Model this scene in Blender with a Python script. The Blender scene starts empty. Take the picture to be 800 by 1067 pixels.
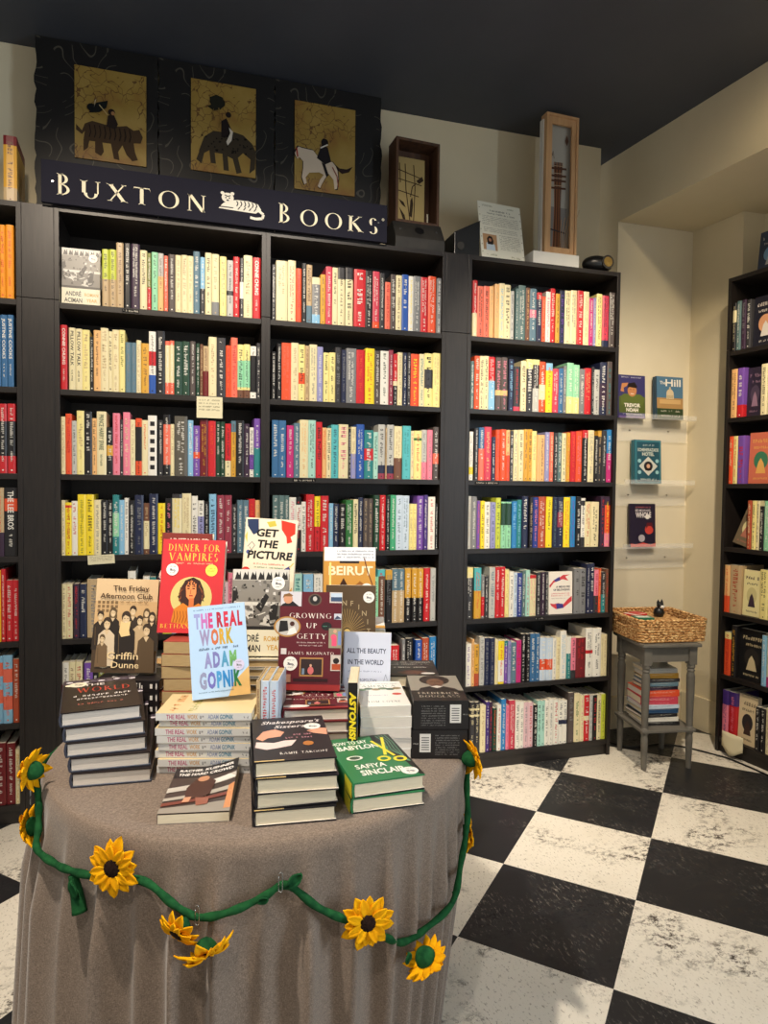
import bpy, math, random
from mathutils import Matrix, Vector
random.seed(7)
C = bpy.context.scene.collection
PI = math.pi
R_ = math.radians

# ---------------------------------------------------------------- colours
PAL = dict(
 cr=(228,216,172), wh=(232,229,218), re=(200,34,42), rp=(202,62,84), dr=(112,26,32), co=(232,112,88), ye=(240,214,40),
 go=(212,160,56), am=(238,152,24), pe=(233,182,120), py=(236,222,146), bk=(26,24,26), ch=(52,51,54), gb=(84,74,71),
 gy=(126,127,128), lg=(188,188,182), nv=(33,40,70), sb=(92,122,138), st=(56,106,152), bl=(42,86,168), ub=(38,58,138),
 az=(46,128,190), lb=(136,188,220), pb=(198,214,230), lv=(148,148,194), te=(42,128,130), tu=(86,182,188), pm=(168,214,200),
 mi=(146,210,168), jd=(66,164,118), gr=(48,114,58), dg=(32,66,48), li=(194,204,66), ol=(122,128,58), pk=(230,128,150),
 lp=(220,184,190), mg=(194,46,120), ro=(148,56,74), pu=(118,78,166), vi=(68,44,120), dp=(58,38,60), br=(112,74,54),
 ru=(178,78,48), ta=(192,166,126), gt=(90,116,116), go2=(88,84,74))
PAL['or'] = (226,82,42)
NAME = dict(cr='cream', wh='white', re='red', rp='raspberry red', dr='dark red', co='coral', ye='yellow', go='mustard', am='amber orange',
 pe='peach', py='pale yellow', bk='black', ch='charcoal', gb='grey-brown', gy='grey', lg='light grey', nv='navy', sb='slate blue',
 st='steel blue', bl='blue', ub='royal blue', az='azure', lb='light blue', pb='pale blue', lv='lavender', te='teal', tu='turquoise',
 pm='pale mint', mi='mint green', jd='jade green', gr='green', dg='dark green', li='lime', ol='olive', pk='pink', lp='pale pink',
 mg='magenta', ro='rose', pu='purple', vi='violet', dp='dark plum', br='brown', ru='rust', ta='tan', gt='grey-green', go2='olive-grey')
NAME['or'] = 'orange'

def lin(c):
    if isinstance(c, str): c = PAL[c]
    o = []
    for v in c[:3]:
        v /= 255.0
        o.append(v/12.92 if v <= .04045 else ((v+.055)/1.055)**2.4)
    return (o[0], o[1], o[2], 1.0)

# ---------------------------------------------------------------- materials
def newmat(name, rough=.6, spec=.5):
    m = bpy.data.materials.new(name); m.use_nodes = True
    nt = m.node_tree; b = nt.nodes['Principled BSDF']
    b.inputs['Roughness'].default_value = rough
    b.inputs['Specular IOR Level'].default_value = spec
    return m, nt, b
def N(nt, t, **k):
    n = nt.nodes.new(t)
    for a, v in k.items(): setattr(n, a, v)
    return n
def ramp(nt, stops, src):
    r = N(nt, 'ShaderNodeValToRGB'); e = r.color_ramp.elements
    e[0].position, e[0].color = stops[0]; e[1].position, e[1].color = stops[-1]
    for p, c in stops[1:-1]:
        q = e.new(p); q.color = c
    nt.links.new(src, r.inputs[0]); return r.outputs[0]
def noise(nt, scale, detail=4, vec=None, stretch=None, rough=.5):
    tc = N(nt, 'ShaderNodeTexCoord'); v = tc.outputs['Object']
    if stretch:
        mp = N(nt, 'ShaderNodeMapping'); mp.inputs['Scale'].default_value = stretch
        nt.links.new(v, mp.inputs[0]); v = mp.outputs[0]
    n = N(nt, 'ShaderNodeTexNoise'); n.inputs['Scale'].default_value = scale; n.inputs['Detail'].default_value = detail
    n.inputs['Roughness'].default_value = rough
    nt.links.new(v, n.inputs['Vector']); return n.outputs['Fac']
def bump(nt, b, src, strength=.2, dist=.001):
    n = N(nt, 'ShaderNodeBump'); n.inputs['Strength'].default_value = strength; n.inputs['Distance'].default_value = dist
    nt.links.new(src, n.inputs['Height']); nt.links.new(n.outputs[0], b.inputs['Normal'])
def mat_print(name, rough, spec=.5):
    m, nt, b = newmat(name, rough, spec)
    a = N(nt, 'ShaderNodeAttribute', attribute_name='Col')
    nt.links.new(a.outputs['Color'], b.inputs['Base Color'])
    bump(nt, b, noise(nt, 220, 3), .06, .0005)
    return m
def mat_noise(name, c1, c2, scale, rough=.6, stretch=None, bmp=.1, dist=.001, spec=.4, detail=4):
    m, nt, b = newmat(name, rough, spec)
    f = noise(nt, scale, detail, stretch=stretch)
    nt.links.new(ramp(nt, [(.3, lin(c1)), (.7, lin(c2))], f), b.inputs['Base Color'])
    if bmp: bump(nt, b, f, bmp, dist)
    return m
M = {}
M['print'] = mat_print('printed_jacket', .38)
M['matte'] = mat_print('matte_colour', .75, .2)
M['paper'] = mat_noise('page_edges', (232,220,192), (210,196,166), 40, .8, (1,1,60), .3, .0006, .1)
M['paper_tan'] = mat_noise('tan_page_edges', (196,172,128), (168,142,100), 40, .8, (1,1,60), .3, .0006, .1)
M['paper_grey'] = mat_noise('pale_page_edges', (226,218,206), (200,192,182), 40, .8, (1,1,60), .3, .0006, .1)
M['wood'] = mat_noise('black_brown_veneer', (22,18,17), (37,31,28), 14, .42, (9,9,.7), .25, .0006, .5, 8)
M['woodh'] = mat_noise('black_brown_veneer_level', (22,18,17), (37,31,28), 14, .42, (.7,9,9), .25, .0006, .5, 8)
M['wall'] = mat_noise('cream_wall_paint', (222,210,180), (214,202,172), 3, .8, None, .05, .001, .2)
M['wall_white'] = mat_noise('pale_wall_paint', (228,218,194), (220,210,184), 3, .75, None, .05, .001, .2)
M['ceil'] = mat_noise('charcoal_ceiling_paint', (64,68,78), (74,78,88), 2, .55, None, .04, .001, .3)
M['yellow'] = mat_noise('yellow_felt', (240,178,16), (216,146,8), 60, .95, None, .6, .001, .1)
M['brown'] = mat_noise('dark_brown_felt', (46,30,24), (26,17,14), 160, .95, None, 1.0, .003, .1)
M['green'] = mat_noise('green_felt', (34,88,48), (18,60,34), 70, .95, None, .7, .001, .1)
M['greypaint'] = mat_noise('grey_chalk_paint', (112,108,100), (92,89,82), 8, .6, None, .15, .001, .3)
M['pine'] = mat_noise('pale_pine', (206,166,122), (182,140,98), 6, .55, (6,6,.6), .15, .0006, .4, 6)
M['oak'] = mat_noise('dark_stained_wood', (92,62,42), (60,40,28), 8, .55, (6,6,.6), .2, .0006, .4, 6)
M['blackbox'] = mat_noise('worn_black_paint', (34,33,31), (52,49,45), 12, .6, None, .2, .001, .4)
M['whitebox'] = mat_noise('white_painted_board', (228,226,220), (216,214,206), 5, .6, None, .05, .001, .3)
M['black'] = mat_noise('black_plastic', (14,14,15), (20,20,21), 30, .35, None, .05, .0005, .5)
M['metal'] = mat_noise('bright_pin_metal', (190,190,188), (150,150,148), 40, .25, None, .05, .0003, .8)
M['metal'].node_tree.nodes['Principled BSDF'].inputs['Metallic'].default_value = .9
M['brass'] = mat_noise('brass_cone', (190,160,90), (150,120,60), 40, .3, None, .05, .0003, .8)
M['brass'].node_tree.nodes['Principled BSDF'].inputs['Metallic'].default_value = .6
M['marble'] = None

def mk_marble():      # black marbled paper with silver swirls
    m, nt, b = newmat('black_marbled_paper', .5, .4)
    tc = N(nt, 'ShaderNodeTexCoord')
    n1 = N(nt, 'ShaderNodeTexNoise'); n1.inputs['Scale'].default_value = 3.2; n1.inputs['Detail'].default_value = 1.5
    nt.links.new(tc.outputs['Object'], n1.inputs['Vector'])
    mm = N(nt, 'ShaderNodeMath', operation='MULTIPLY'); mm.inputs[1].default_value = 36
    nt.links.new(n1.outputs['Fac'], mm.inputs[0])
    pp = N(nt, 'ShaderNodeMath', operation='PINGPONG'); pp.inputs[1].default_value = 1
    nt.links.new(mm.outputs[0], pp.inputs[0])
    n2 = noise(nt, 9, 2)
    line = N(nt, 'ShaderNodeMath', operation='LESS_THAN'); line.inputs[1].default_value = .08
    nt.links.new(pp.outputs[0], line.inputs[0])
    g = N(nt, 'ShaderNodeMath', operation='GREATER_THAN'); g.inputs[1].default_value = .5
    nt.links.new(n2, g.inputs[0])
    k = N(nt, 'ShaderNodeMath', operation='MULTIPLY'); nt.links.new(line.outputs[0], k.inputs[0]); nt.links.new(g.outputs[0], k.inputs[1])
    nt.links.new(ramp(nt, [(0, lin((17,16,16))), (1, lin((70,66,58)))], k.outputs[0]), b.inputs['Base Color'])
    return m
M['marble'] = mk_marble()

def mk_map():         # gilded antique map sheet
    m, nt, b = newmat('gilded_map_sheet', .5, .4)
    f = noise(nt, 7, 6)
    base = ramp(nt, [(.25, lin((122,76,34))), (.5, lin((142,116,52))), (.75, lin((160,134,72)))], f)
    tc = N(nt, 'ShaderNodeTexCoord'); v = N(nt, 'ShaderNodeTexVoronoi', feature='DISTANCE_TO_EDGE'); v.inputs['Scale'].default_value = 26
    w = N(nt, 'ShaderNodeTexNoise'); w.inputs['Scale'].default_value = 12
    nt.links.new(tc.outputs['Object'], w.inputs['Vector'])
    ad = N(nt, 'ShaderNodeMixRGB'); ad.inputs[0].default_value = .12
    nt.links.new(tc.outputs['Object'], ad.inputs[1]); nt.links.new(w.outputs['Color'], ad.inputs[2]); nt.links.new(ad.outputs[0], v.inputs['Vector'])
    lt = N(nt, 'ShaderNodeMath', operation='LESS_THAN'); lt.inputs[1].default_value = .028; nt.links.new(v.outputs['Distance'], lt.inputs[0])
    f2 = noise(nt, 5, 1); gt = N(nt, 'ShaderNodeMath', operation='GREATER_THAN'); gt.inputs[1].default_value = .5; nt.links.new(f2, gt.inputs[0])
    mu = N(nt, 'ShaderNodeMath', operation='MULTIPLY'); nt.links.new(lt.outputs[0], mu.inputs[0]); nt.links.new(gt.outputs[0], mu.inputs[1])
    mx = N(nt, 'ShaderNodeMixRGB'); nt.links.new(mu.outputs[0], mx.inputs[0]); nt.links.new(base, mx.inputs[1]); mx.inputs[2].default_value = lin((96,66,30))
    nt.links.new(mx.outputs[0], b.inputs['Base Color'])
    return m
M['map'] = mk_map()

TS, TA, TO = .439, -.7718, (.4566, -.1177)
def mk_floor():       # worn painted chequerboard
    m, nt, b = newmat('worn_chequered_floor', .5, .35)
    tc = N(nt, 'ShaderNodeTexCoord'); mp = N(nt, 'ShaderNodeMapping', vector_type='TEXTURE')
    mp.inputs['Location'].default_value = (TO[0], TO[1], -.2); mp.inputs['Rotation'].default_value = (0, 0, TA); mp.inputs['Scale'].default_value = (TS, TS, 1)
    nt.links.new(tc.outputs['Object'], mp.inputs[0])
    ck = N(nt, 'ShaderNodeTexChecker'); ck.inputs['Scale'].default_value = 1; ck.inputs[1].default_value = (1,1,1,1); ck.inputs[2].default_value = (0,0,0,1)
    nt.links.new(mp.outputs[0], ck.inputs['Vector'])
    def thr(scale, detail, lo, hi, stretch=None, rough=.6):
        return ramp(nt, [(lo, (0,0,0,1)), (hi, (1,1,1,1))], noise(nt, scale, detail, stretch=stretch, rough=rough))
    def mul(a, c):
        k = N(nt, 'ShaderNodeMath', operation='MULTIPLY'); nt.links.new(a, k.inputs[0])
        if isinstance(c, float): k.inputs[1].default_value = c
        else: nt.links.new(c, k.inputs[1])
        return k.outputs[0]
    def mix(f, a, c):
        k = N(nt, 'ShaderNodeMixRGB'); nt.links.new(f, k.inputs[0])
        for i, q in ((1, a), (2, c)):
            if isinstance(q, tuple): k.inputs[i].default_value = q
            else: nt.links.new(q, k.inputs[i])
        return k.outputs[0]
    dirt = mul(thr(30, 9, .50, .56, (1, 1.15, 1), .85), thr(3.2, 3, .50, .62))
    fine = mul(thr(80, 6, .57, .63, (1.7, .8, 1), .7), .7)
    big = mul(thr(4, 5, .5, .75), .25)
    white = mix(dirt, mix(fine, mix(big, lin((226,220,206)), lin((196,186,164))), lin((120,108,90))), lin((72,64,56)))
    scr = mul(thr(50, 8, .55, .61, (2.2, .7, 1), .75), thr(3.5, 3, .46, .6))
    black = mix(mul(scr, .7), mix(mul(thr(3, 4, .45, .7), .4), lin((32,33,36)), lin((46,46,48))), lin((150,144,134)))
    nt.links.new(mix(ck.outputs['Fac'], white, black), b.inputs['Base Color'])
    rr = N(nt, 'ShaderNodeMapRange'); nt.links.new(dirt, rr.inputs[0]); rr.inputs[3].default_value = .42; rr.inputs[4].default_value = .8
    nt.links.new(rr.outputs[0], b.inputs['Roughness'])
    bump(nt, b, noise(nt, 30, 5), .12, .002)
    return m
M['floor'] = mk_floor()

def mk_cloth():       # grey-brown woven linen
    m, nt, b = newmat('taupe_woven_linen', .9, .15)
    tc = N(nt, 'ShaderNodeTexCoord')
    f1 = noise(nt, 900, 2, stretch=(1, 1, .3)); f2 = noise(nt, 800, 2, stretch=(.3, .3, 1.4))
    a = N(nt, 'ShaderNodeMath', operation='ADD'); nt.links.new(f1, a.inputs[0]); nt.links.new(f2, a.inputs[1])
    h = N(nt, 'ShaderNodeMath', operation='MULTIPLY'); h.inputs[1].default_value = .5; nt.links.new(a.outputs[0], h.inputs[0])
    nt.links.new(ramp(nt, [(.36, lin((98,85,74))), (.5, lin((122,107,94))), (.64, lin((146,129,114)))], h.outputs[0]), b.inputs['Base Color'])
    bump(nt, b, h.outputs[0], .5, .0012)
    b.inputs['Sheen Weight'].default_value = .25
    return m
M['cloth'] = mk_cloth()

def mk_grass():       # plaited seagrass
    m, nt, b = newmat('plaited_seagrass', .8, .2)
    f = noise(nt, 70, 4, stretch=(1, 1, 2))
    nt.links.new(ramp(nt, [(.3, lin((112,72,40))), (.48, lin((188,138,84))), (.66, lin((230,196,140)))], f), b.inputs['Base Color'])
    bump(nt, b, f, .7, .003)
    return m
M['seagrass'] = mk_grass()
def mk_acrylic():
    m, nt, b = newmat('clear_acrylic', .04, .6)
    b.inputs['Alpha'].default_value = .16
    f = noise(nt, 2, 1); nt.links.new(ramp(nt, [(.3, (.93,.95,.94,1)), (.7, (.96,.97,.96,1))], f), b.inputs['Base Color'])
    return m
M['acrylic'] = mk_acrylic()

# ---------------------------------------------------------------- mesh builder
class MB:
    def __init__(s): s.v = []; s.f = []; s.c = []
    def face(s, pts, col='wh'):
        i = len(s.v); s.v += [tuple(p) for p in pts]; s.f.append(tuple(range(i, i+len(pts)))); s.c.append(lin(col) if not (isinstance(col, tuple) and len(col) == 4) else col)
    def add(s, vs, fs, col='wh'):
        i = len(s.v); s.v += [tuple(p) for p in vs]; c = lin(col)
        for f in fs: s.f.append(tuple(i+k for k in f)); s.c.append(c)
    def box(s, a, b, col='wh', mt=None):
        x0,y0,z0 = a; x1,y1,z1 = b
        vs = [(x0,y0,z0),(x1,y0,z0),(x1,y1,z0),(x0,y1,z0),(x0,y0,z1),(x1,y0,z1),(x1,y1,z1),(x0,y1,z1)]
        if mt: vs = [tuple(mt @ Vector(p)) for p in vs]
        s.add(vs, [(0,3,2,1),(4,5,6,7),(0,1,5,4),(1,2,6,5),(2,3,7,6),(3,0,4,7)], col)
    def tube(s, pts, r, seg=8, col='wh', closed=False, caps=True):
        P = [Vector(p) for p in pts]; n = len(P); rings = []
        rr = r if callable(r) else (lambda k, q=r: q)
        up = Vector((0,0,1))
        for k in range(n):
            a = P[(k-1) % n] if (closed or k > 0) else P[k]; b = P[(k+1) % n] if (closed or k < n-1) else P[k]
            t = (b-a).normalized(); u = t.cross(up)
            if u.length < 1e-3: u = t.cross(Vector((1,0,0)))
            u.normalize(); w = u.cross(t).normalized()
            rings.append([P[k] + (u*math.cos(2*PI*j/seg) + w*math.sin(2*PI*j/seg))*rr(k) for j in range(seg)])
        vs = [p for q in rings for p in q]; fs = []
        for k in range(n if closed else n-1):
            k2 = (k+1) % n
            for j in range(seg): fs.append((k*seg+j, k*seg+(j+1) % seg, k2*seg+(j+1) % seg, k2*seg+j))
        if not closed and caps: fs += [tuple(range(seg-1, -1, -1)), tuple((n-1)*seg+j for j in range(seg))]
        s.add(vs, fs, col)
    def lathe(s, prof, seg=24, col='wh', c=(0,0,0), caps=True):
        vs = []; fs = []; n = len(prof)
        for r, z in prof:
            for j in range(seg): vs.append((c[0]+r*math.cos(2*PI*j/seg), c[1]+r*math.sin(2*PI*j/seg), c[2]+z))
        for k in range(n-1):
            for j in range(seg): fs.append((k*seg+j, k*seg+(j+1) % seg, (k+1)*seg+(j+1) % seg, (k+1)*seg+j))
        if caps: fs += [tuple(range(seg-1, -1, -1)), tuple((n-1)*seg+j for j in range(seg))]
        s.add(vs, fs, col)
    def prism(s, poly, z0, z1, col='wh', mt=None):     # CCW outline in XY
        n = len(poly); vs = [(x,y,z0) for x,y in poly] + [(x,y,z1) for x,y in poly]
        if mt: vs = [tuple(mt @ Vector(p)) for p in vs]
        fs = [tuple(range(n-1,-1,-1)), tuple(range(n, 2*n))] + [(j,(j+1) % n,n+(j+1) % n,n+j) for j in range(n)]
        s.add(vs, fs, col)
    def build(s, name, mat, parent=None, smooth=False, bevel=0, solid=0, mats=None):
        me = bpy.data.meshes.new(name); me.from_pydata(s.v, [], s.f)
        at = me.color_attributes.new('Col', 'FLOAT_COLOR', 'CORNER'); buf = []
        for f, c in zip(s.f, s.c): buf += list(c)*len(f)
        at.data.foreach_set('color', buf)
        me.materials.append(M[mat])
        if smooth: me.shade_smooth() if hasattr(me, 'shade_smooth') else None
        o = bpy.data.objects.new(name, me); C.objects.link(o)
        if parent: o.parent = parent
        if solid:
            q = o.modifiers.new('thickness', 'SOLIDIFY'); q.thickness = solid; q.offset = 0
        if bevel:
            q = o.modifiers.new('bevel', 'BEVEL'); q.width = bevel; q.segments = 2; q.limit_method = 'ANGLE'
        return o
def empty(name, loc=(0,0,0), rz=0, mw=None):
    o = bpy.data.objects.new(name, None); C.objects.link(o); o.empty_display_size = .02
    if mw is not None: o.matrix_world = mw
    else: o.location = loc; o.rotation_euler = (0,0,rz)
    return o
def tag(o, label, cat, group=None, kind=None):
    o['label'] = label; o['category'] = cat
    if group: o['group'] = group
    if kind: o['kind'] = kind
    return o
def struct(o, label, cat):
    o['kind'] = 'structure'; o['label'] = label; o['category'] = cat; return o

# ---------------------------------------------------------------- lettering
_tc = {}
def text_shape(t, bold=0.0):
    k = (t, bold)
    if k in _tc: return _tc[k]
    cu = bpy.data.curves.new('t', 'FONT'); cu.body = t; cu.resolution_u = 2; cu.offset = bold
    o = bpy.data.objects.new('t', cu); C.objects.link(o)
    bpy.context.view_layer.update()
    dg = bpy.context.evaluated_depsgraph_get(); me = o.evaluated_get(dg).to_mesh()
    vs = [(v.co.x, v.co.y) for v in me.vertices]; fs = [tuple(p.vertices) for p in me.polygons]
    o.evaluated_get(dg).to_mesh_clear(); bpy.data.objects.remove(o); bpy.data.curves.remove(cu)
    x0 = min(v[0] for v in vs); x1 = max(v[0] for v in vs); H = .69
    _tc[k] = ([((x-x0)/H, y/H) for x, y in vs], fs, (x1-x0)/H); return _tc[k]

# roman capitals: L = stem/line (x0,y0,x1,y1,weight, serif at start, serif at end); A = arc (cx,cy,rx,ry,a0,a1)
K, n_ = .155, .06
SER = {
 'A': (.86, [('L',.40,1,.78,0,K,0,1),('L',.42,1,.06,0,n_,0,1),('L',.18,.35,.62,.35,n_,0,0)]),
 'B': (.66, [('L',.12,0,.12,1,K,1,1),('A',.12,.75,.38,.25,-90,90),('A',.12,.26,.46,.26,-90,90)]),
 'C': (.86, [('A',.5,.5,.46,.52,48,312)]),
 'D': (.84, [('L',.12,0,.12,1,K,1,1),('A',.12,.5,.64,.5,-90,90)]),
 'E': (.58, [('L',.12,0,.12,1,K,1,1),('L',.12,.975,.52,.975,n_,0,2),('L',.12,.52,.44,.52,n_,0,2),('L',.12,.025,.55,.025,n_,0,2)]),
 'F': (.55, [('L',.12,0,.12,1,K,1,1),('L',.12,.975,.52,.975,n_,0,2),('L',.12,.5,.44,.5,n_,0,2)]),
 'G': (.9, [('A',.5,.5,.46,.52,48,318),('L',.82,.06,.82,.42,K,0,1)]),
 'H': (.84, [('L',.12,0,.12,1,K,1,1),('L',.72,0,.72,1,K,1,1),('L',.12,.52,.72,.52,n_,0,0)]),
 'I': (.3, [('L',.14,0,.14,1,K,1,1)]),
 'J': (.36, [('L',.2,0,.2,1,K,0,1),('A',.06,0,.17,.14,-90,0)]),
 'K': (.76, [('L',.12,0,.12,1,K,1,1),('L',.62,1,.16,.5,n_,1,0),('L',.26,.58,.68,0,K,0,1)]),
 'L': (.58, [('L',.12,0,.12,1,K,1,1),('L',.12,.025,.54,.025,n_,0,2)]),
 'M': (1.0, [('L',.12,0,.14,1,n_,1,1),('L',.14,1,.5,.02,K,0,0),('L',.5,.02,.82,1,n_,0,0),('L',.84,0,.84,1,K,1,1)]),
 'N': (.86, [('L',.12,0,.12,1,n_,1,1),('L',.13,1,.73,0,K,0,0),('L',.74,0,.74,1,n_,0,1)]),
 'O': (.98, [('A',.49,.5,.45,.52,0,360)]),
 'P': (.6, [('L',.12,0,.12,1,K,1,1),('A',.12,.74,.4,.26,-90,90)]),
 'R': (.72, [('L',.12,0,.12,1,K,1,1),('A',.12,.75,.38,.25,-90,90),('L',.3,.5,.68,0,K,0,1)]),
 'S': (.56, [('A',.28,.755,.21,.265,35,240),('A',.28,.25,.24,.27,-145,65)]),
 'T': (.72, [('L',.34,0,.34,1,K,1,0),('L',.0,.975,.68,.975,n_,2,2)]),
 'U': (.82, [('L',.12,.3,.12,1,K,0,1),('L',.7,.3,.7,1,n_,0,1),('A',.41,.3,.29,.32,180,360)]),
 'V': (.82, [('L',.06,1,.42,0,K,1,0),('L',.42,0,.74,1,n_,0,1)]),
 'W': (1.15, [('L',.06,1,.34,0,K,1,0),('L',.34,0,.58,1,n_,0,0),('L',.56,1,.84,0,K,0,0),('L',.84,0,1.08,1,n_,0,1)]),
 'X': (.78, [('L',.08,1,.68,0,K,1,1),('L',.66,1,.08,0,n_,1,1)]),
 'Y': (.76, [('L',.06,1,.37,.48,K,1,0),('L',.37,.48,.68,1,n_,0,1),('L',.37,0,.37,.5,K,1,0)]),
 ' ': (.4, []), "'": (.2, [('L',.1,1,.1,.75,.07,0,0)])}
def serif_shape(t, spacing=.22):
    vs, fs, x = [], [], 0.0
    def quad(p):
        i = len(vs); vs.extend(p); fs.append((i,i+1,i+2,i+3))
    for chh in t:
        w, st = SER.get(chh, SER['I'])
        for q in st:
            if q[0] == 'L':
                _, x0,y0,x1,y1,wt,s0,s1 = q
                dx, dy = x1-x0, y1-y0; L = math.hypot(dx, dy); nx, ny = -dy/L*wt/2, dx/L*wt/2
                if abs(dy) > abs(dx)*.5: nx, ny = (wt/2*L/abs(dy)), 0
                quad([(x+x0+nx,y0+ny),(x+x0-nx,y0-ny),(x+x1-nx,y1-ny),(x+x1+nx,y1+ny)])
                for s_, px, py in ((s0,x0,y0),(s1,x1,y1)):
                    if s_ == 1:
                        h = .045 if py < .5 else -.045
                        quad([(x+px-wt/2-.09,py),(x+px+wt/2+.09,py),(x+px+wt/2+.03,py+h),(x+px-wt/2-.03,py+h)])
                    if s_ == 2:
                        d = .14 if py < .7 else -.14
                        quad([(x+px,py-n_/2),(x+px+.04*(1 if px > .3 else -1),py+d),(x+px-.02,py+d*.4),(x+px-.06*(1 if px > .3 else -1),py)])
            else:
                _, cx,cy,rx,ry,a0,a1 = q; m = max(6, int(abs(a1-a0)/15)); pv = None
                for k in range(m+1):
                    a = R_(a0+(a1-a0)*k/m); wt = n_*.8+(K-n_)*abs(math.cos(a))**1.3
                    o_ = (x+cx+rx*math.cos(a), cy+ry*math.sin(a)); i_ = (x+cx+(rx-wt)*math.cos(a), cy+(ry-wt*.6)*math.sin(a))
                    if pv: quad([pv[0],o_,i_,pv[1]])
                    pv = (o_, i_)
        x += w+spacing
    return vs, fs, x-spacing

class Art:      # draws flat printed shapes on a plane: origin, unit vectors U, V (normal = U x V)
    def __init__(s, mb, o, U, V, w, h, lift=.00003):
        s.mb, s.o, s.U, s.V, s.w, s.h = mb, Vector(o), Vector(U), Vector(V), w, h
        s.n = s.U.cross(s.V); s.k = 1; s.lift = lift
    def P(s, u, v): return s.o + s.U*(u*s.w) + s.V*(v*s.h) + s.n*(s.lift*s.k)
    def poly(s, pts, col): s.mb.face([s.P(*p) for p in pts], col); s.k += 1
    def rect(s, u0, v0, u1, v1, col): s.poly([(u0,v0),(u1,v0),(u1,v1),(u0,v1)], col)
    def ell(s, cu, cv, ru, rv=None, col='wh', n=20, rot=0):
        if rv is None: rv = ru*s.w/s.h
        pts = []
        for j in range(n):
            a = 2*PI*j/n; x, y = ru*math.cos(a)*s.w, rv*math.sin(a)*s.h
            pts.append((cu+(x*math.cos(rot)-y*math.sin(rot))/s.w, cv+(x*math.sin(rot)+y*math.cos(rot))/s.h))
        s.poly(pts, col)
    def line(s, pts, wd, col):     # polyline of width wd (fraction of w)
        for (a, b) in zip(pts[:-1], pts[1:]):
            dx, dy = (b[0]-a[0])*s.w, (b[1]-a[1])*s.h; L = math.hypot(dx, dy) or 1
            nx, ny = -dy/L*wd*s.w/2/s.w, dx/L*wd*s.w/2/s.h
            s.mb.face([s.P(a[0]-nx,a[1]-ny), s.P(b[0]-nx,b[1]-ny), s.P(b[0]+nx,b[1]+ny), s.P(a[0]+nx,a[1]+ny)], col)
        s.k += 1
    def text(s, t, cu, v, h, col, width=None, bold=.0, serif=False, align='c', shear=0, cols=None, rot=0):
        # h cap height as fraction of s.h, width as fraction of s.w
        if cols:
            vs, fs, W = (serif_shape(t) if serif else text_shape(t, bold)); hh = h*s.h; ww = width*s.w if width else W*hh
            u = cu-ww/s.w/2; tot = 0; parts = [(c_, (serif_shape(c_) if serif else text_shape(c_, bold))[2] if c_ != ' ' else .35) for c_ in t]
            tot = sum(p[1]+.14 for p in parts)-.14; x = u
            for (c_, W1), cc in zip(parts, cols):
                if c_ != ' ': s.text(c_, x+W1/tot*ww/s.w/2, v, h, cc, width=W1/tot*ww/s.w, bold=bold, serif=serif, shear=shear)
                x += (W1+.14)/tot*ww/s.w
            return
        vs, fs, W = (serif_shape(t) if serif else text_shape(t, bold))
        hh = h*s.h; sx = hh if width is None else width*s.w/W; ww = W*sx
        x0 = cu*s.w - (ww/2 if align == 'c' else 0 if align == 'l' else ww)
        c0, s0 = math.cos(rot), math.sin(rot); pv = []
        for x, y in vs:
            X, Y = x*sx+y*hh*shear, y*hh
            X, Y = X*c0-Y*s0, X*s0+Y*c0
            pv.append(s.P((x0+X)/s.w, v+Y/s.h))
        s.mb.add(pv, fs, col); s.k += 1
    def fake(s, u0, u1, v, h, col, dens=1.0, rnd=random):   # a line of small lettering too small to read
        x = u0; k = s.P(0,0)
        lw = h*s.h/s.w*.62
        while x < u1:
            if rnd.random() < .82:
                for q in range(2):
                    xx = x+lw*(.1+.5*q); y0 = v+(0 if rnd.random() < .7 else h*.4); y1 = v+(h if rnd.random() < .6 else h*.65)
                    s.mb.face([s.P(xx,y0),s.P(xx+lw*.3,y0),s.P(xx+lw*.3,y1),s.P(xx,y1)], col)
                if rnd.random() < .7:
                    yy = v+h*rnd.choice((0,.4,.75)); s.mb.face([s.P(x+lw*.1,yy),s.P(x+lw*.9,yy),s.P(x+lw*.9,yy+h*.25),s.P(x+lw*.1,yy+h*.25)], col)
            x += lw*1.25
        s.k += 1
def tiger(a, cu, cv, su, sv, body=(235,232,222), ink=(30,30,34)):      # reclining big cat, drawn small
    Pn = lambda pts: [(cu+x*su, cv+y*sv) for x, y in pts]
    a.poly(Pn([(-.95,-.45),(-.2,-.5),(.7,-.55),(.95,-.2),(.8,.25),(.35,.42),(-.1,.4),(-.5,.3),(-.75,0)]), body)
    a.ell(cu-.55*su, cv+.5*sv, .27*su, .42*sv, body, 14)
    a.ell(cu-.78*su, cv+.85*sv, .09*su, .14*sv, body, 8); a.ell(cu-.34*su, cv+.88*sv, .09*su, .14*sv, body, 8)
    a.line(Pn([(.85,-.3),(1.05,-.55),(1.0,-.9),(.7,-1.0),(.45,-.92)]), .12*su, body)
    for x in (-.15,.02,.19,.36,.53,.7): a.line(Pn([(x,.38-abs(x-.2)*.2),(x+.06,.1),(x,-.12)]), .045*su, ink)
    for x in (-.1,.15,.4,.62): a.line(Pn([(x+.1,-.15),(x,-.4)]), .04*su, ink)
    a.line(Pn([(-.68,.7),(-.55,.6),(-.42,.7)]), .035*su, ink); a.line(Pn([(-.66,.48),(-.6,.48)]), .05*su, ink); a.line(Pn([(-.5,.48),(-.44,.48)]), .05*su, ink)
    a.line(Pn([(-.6,.28),(-.5,.28)]), .05*su, ink); a.line(Pn([(-.9,-.3),(-.3,-.3)]), .035*su, ink)
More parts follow.
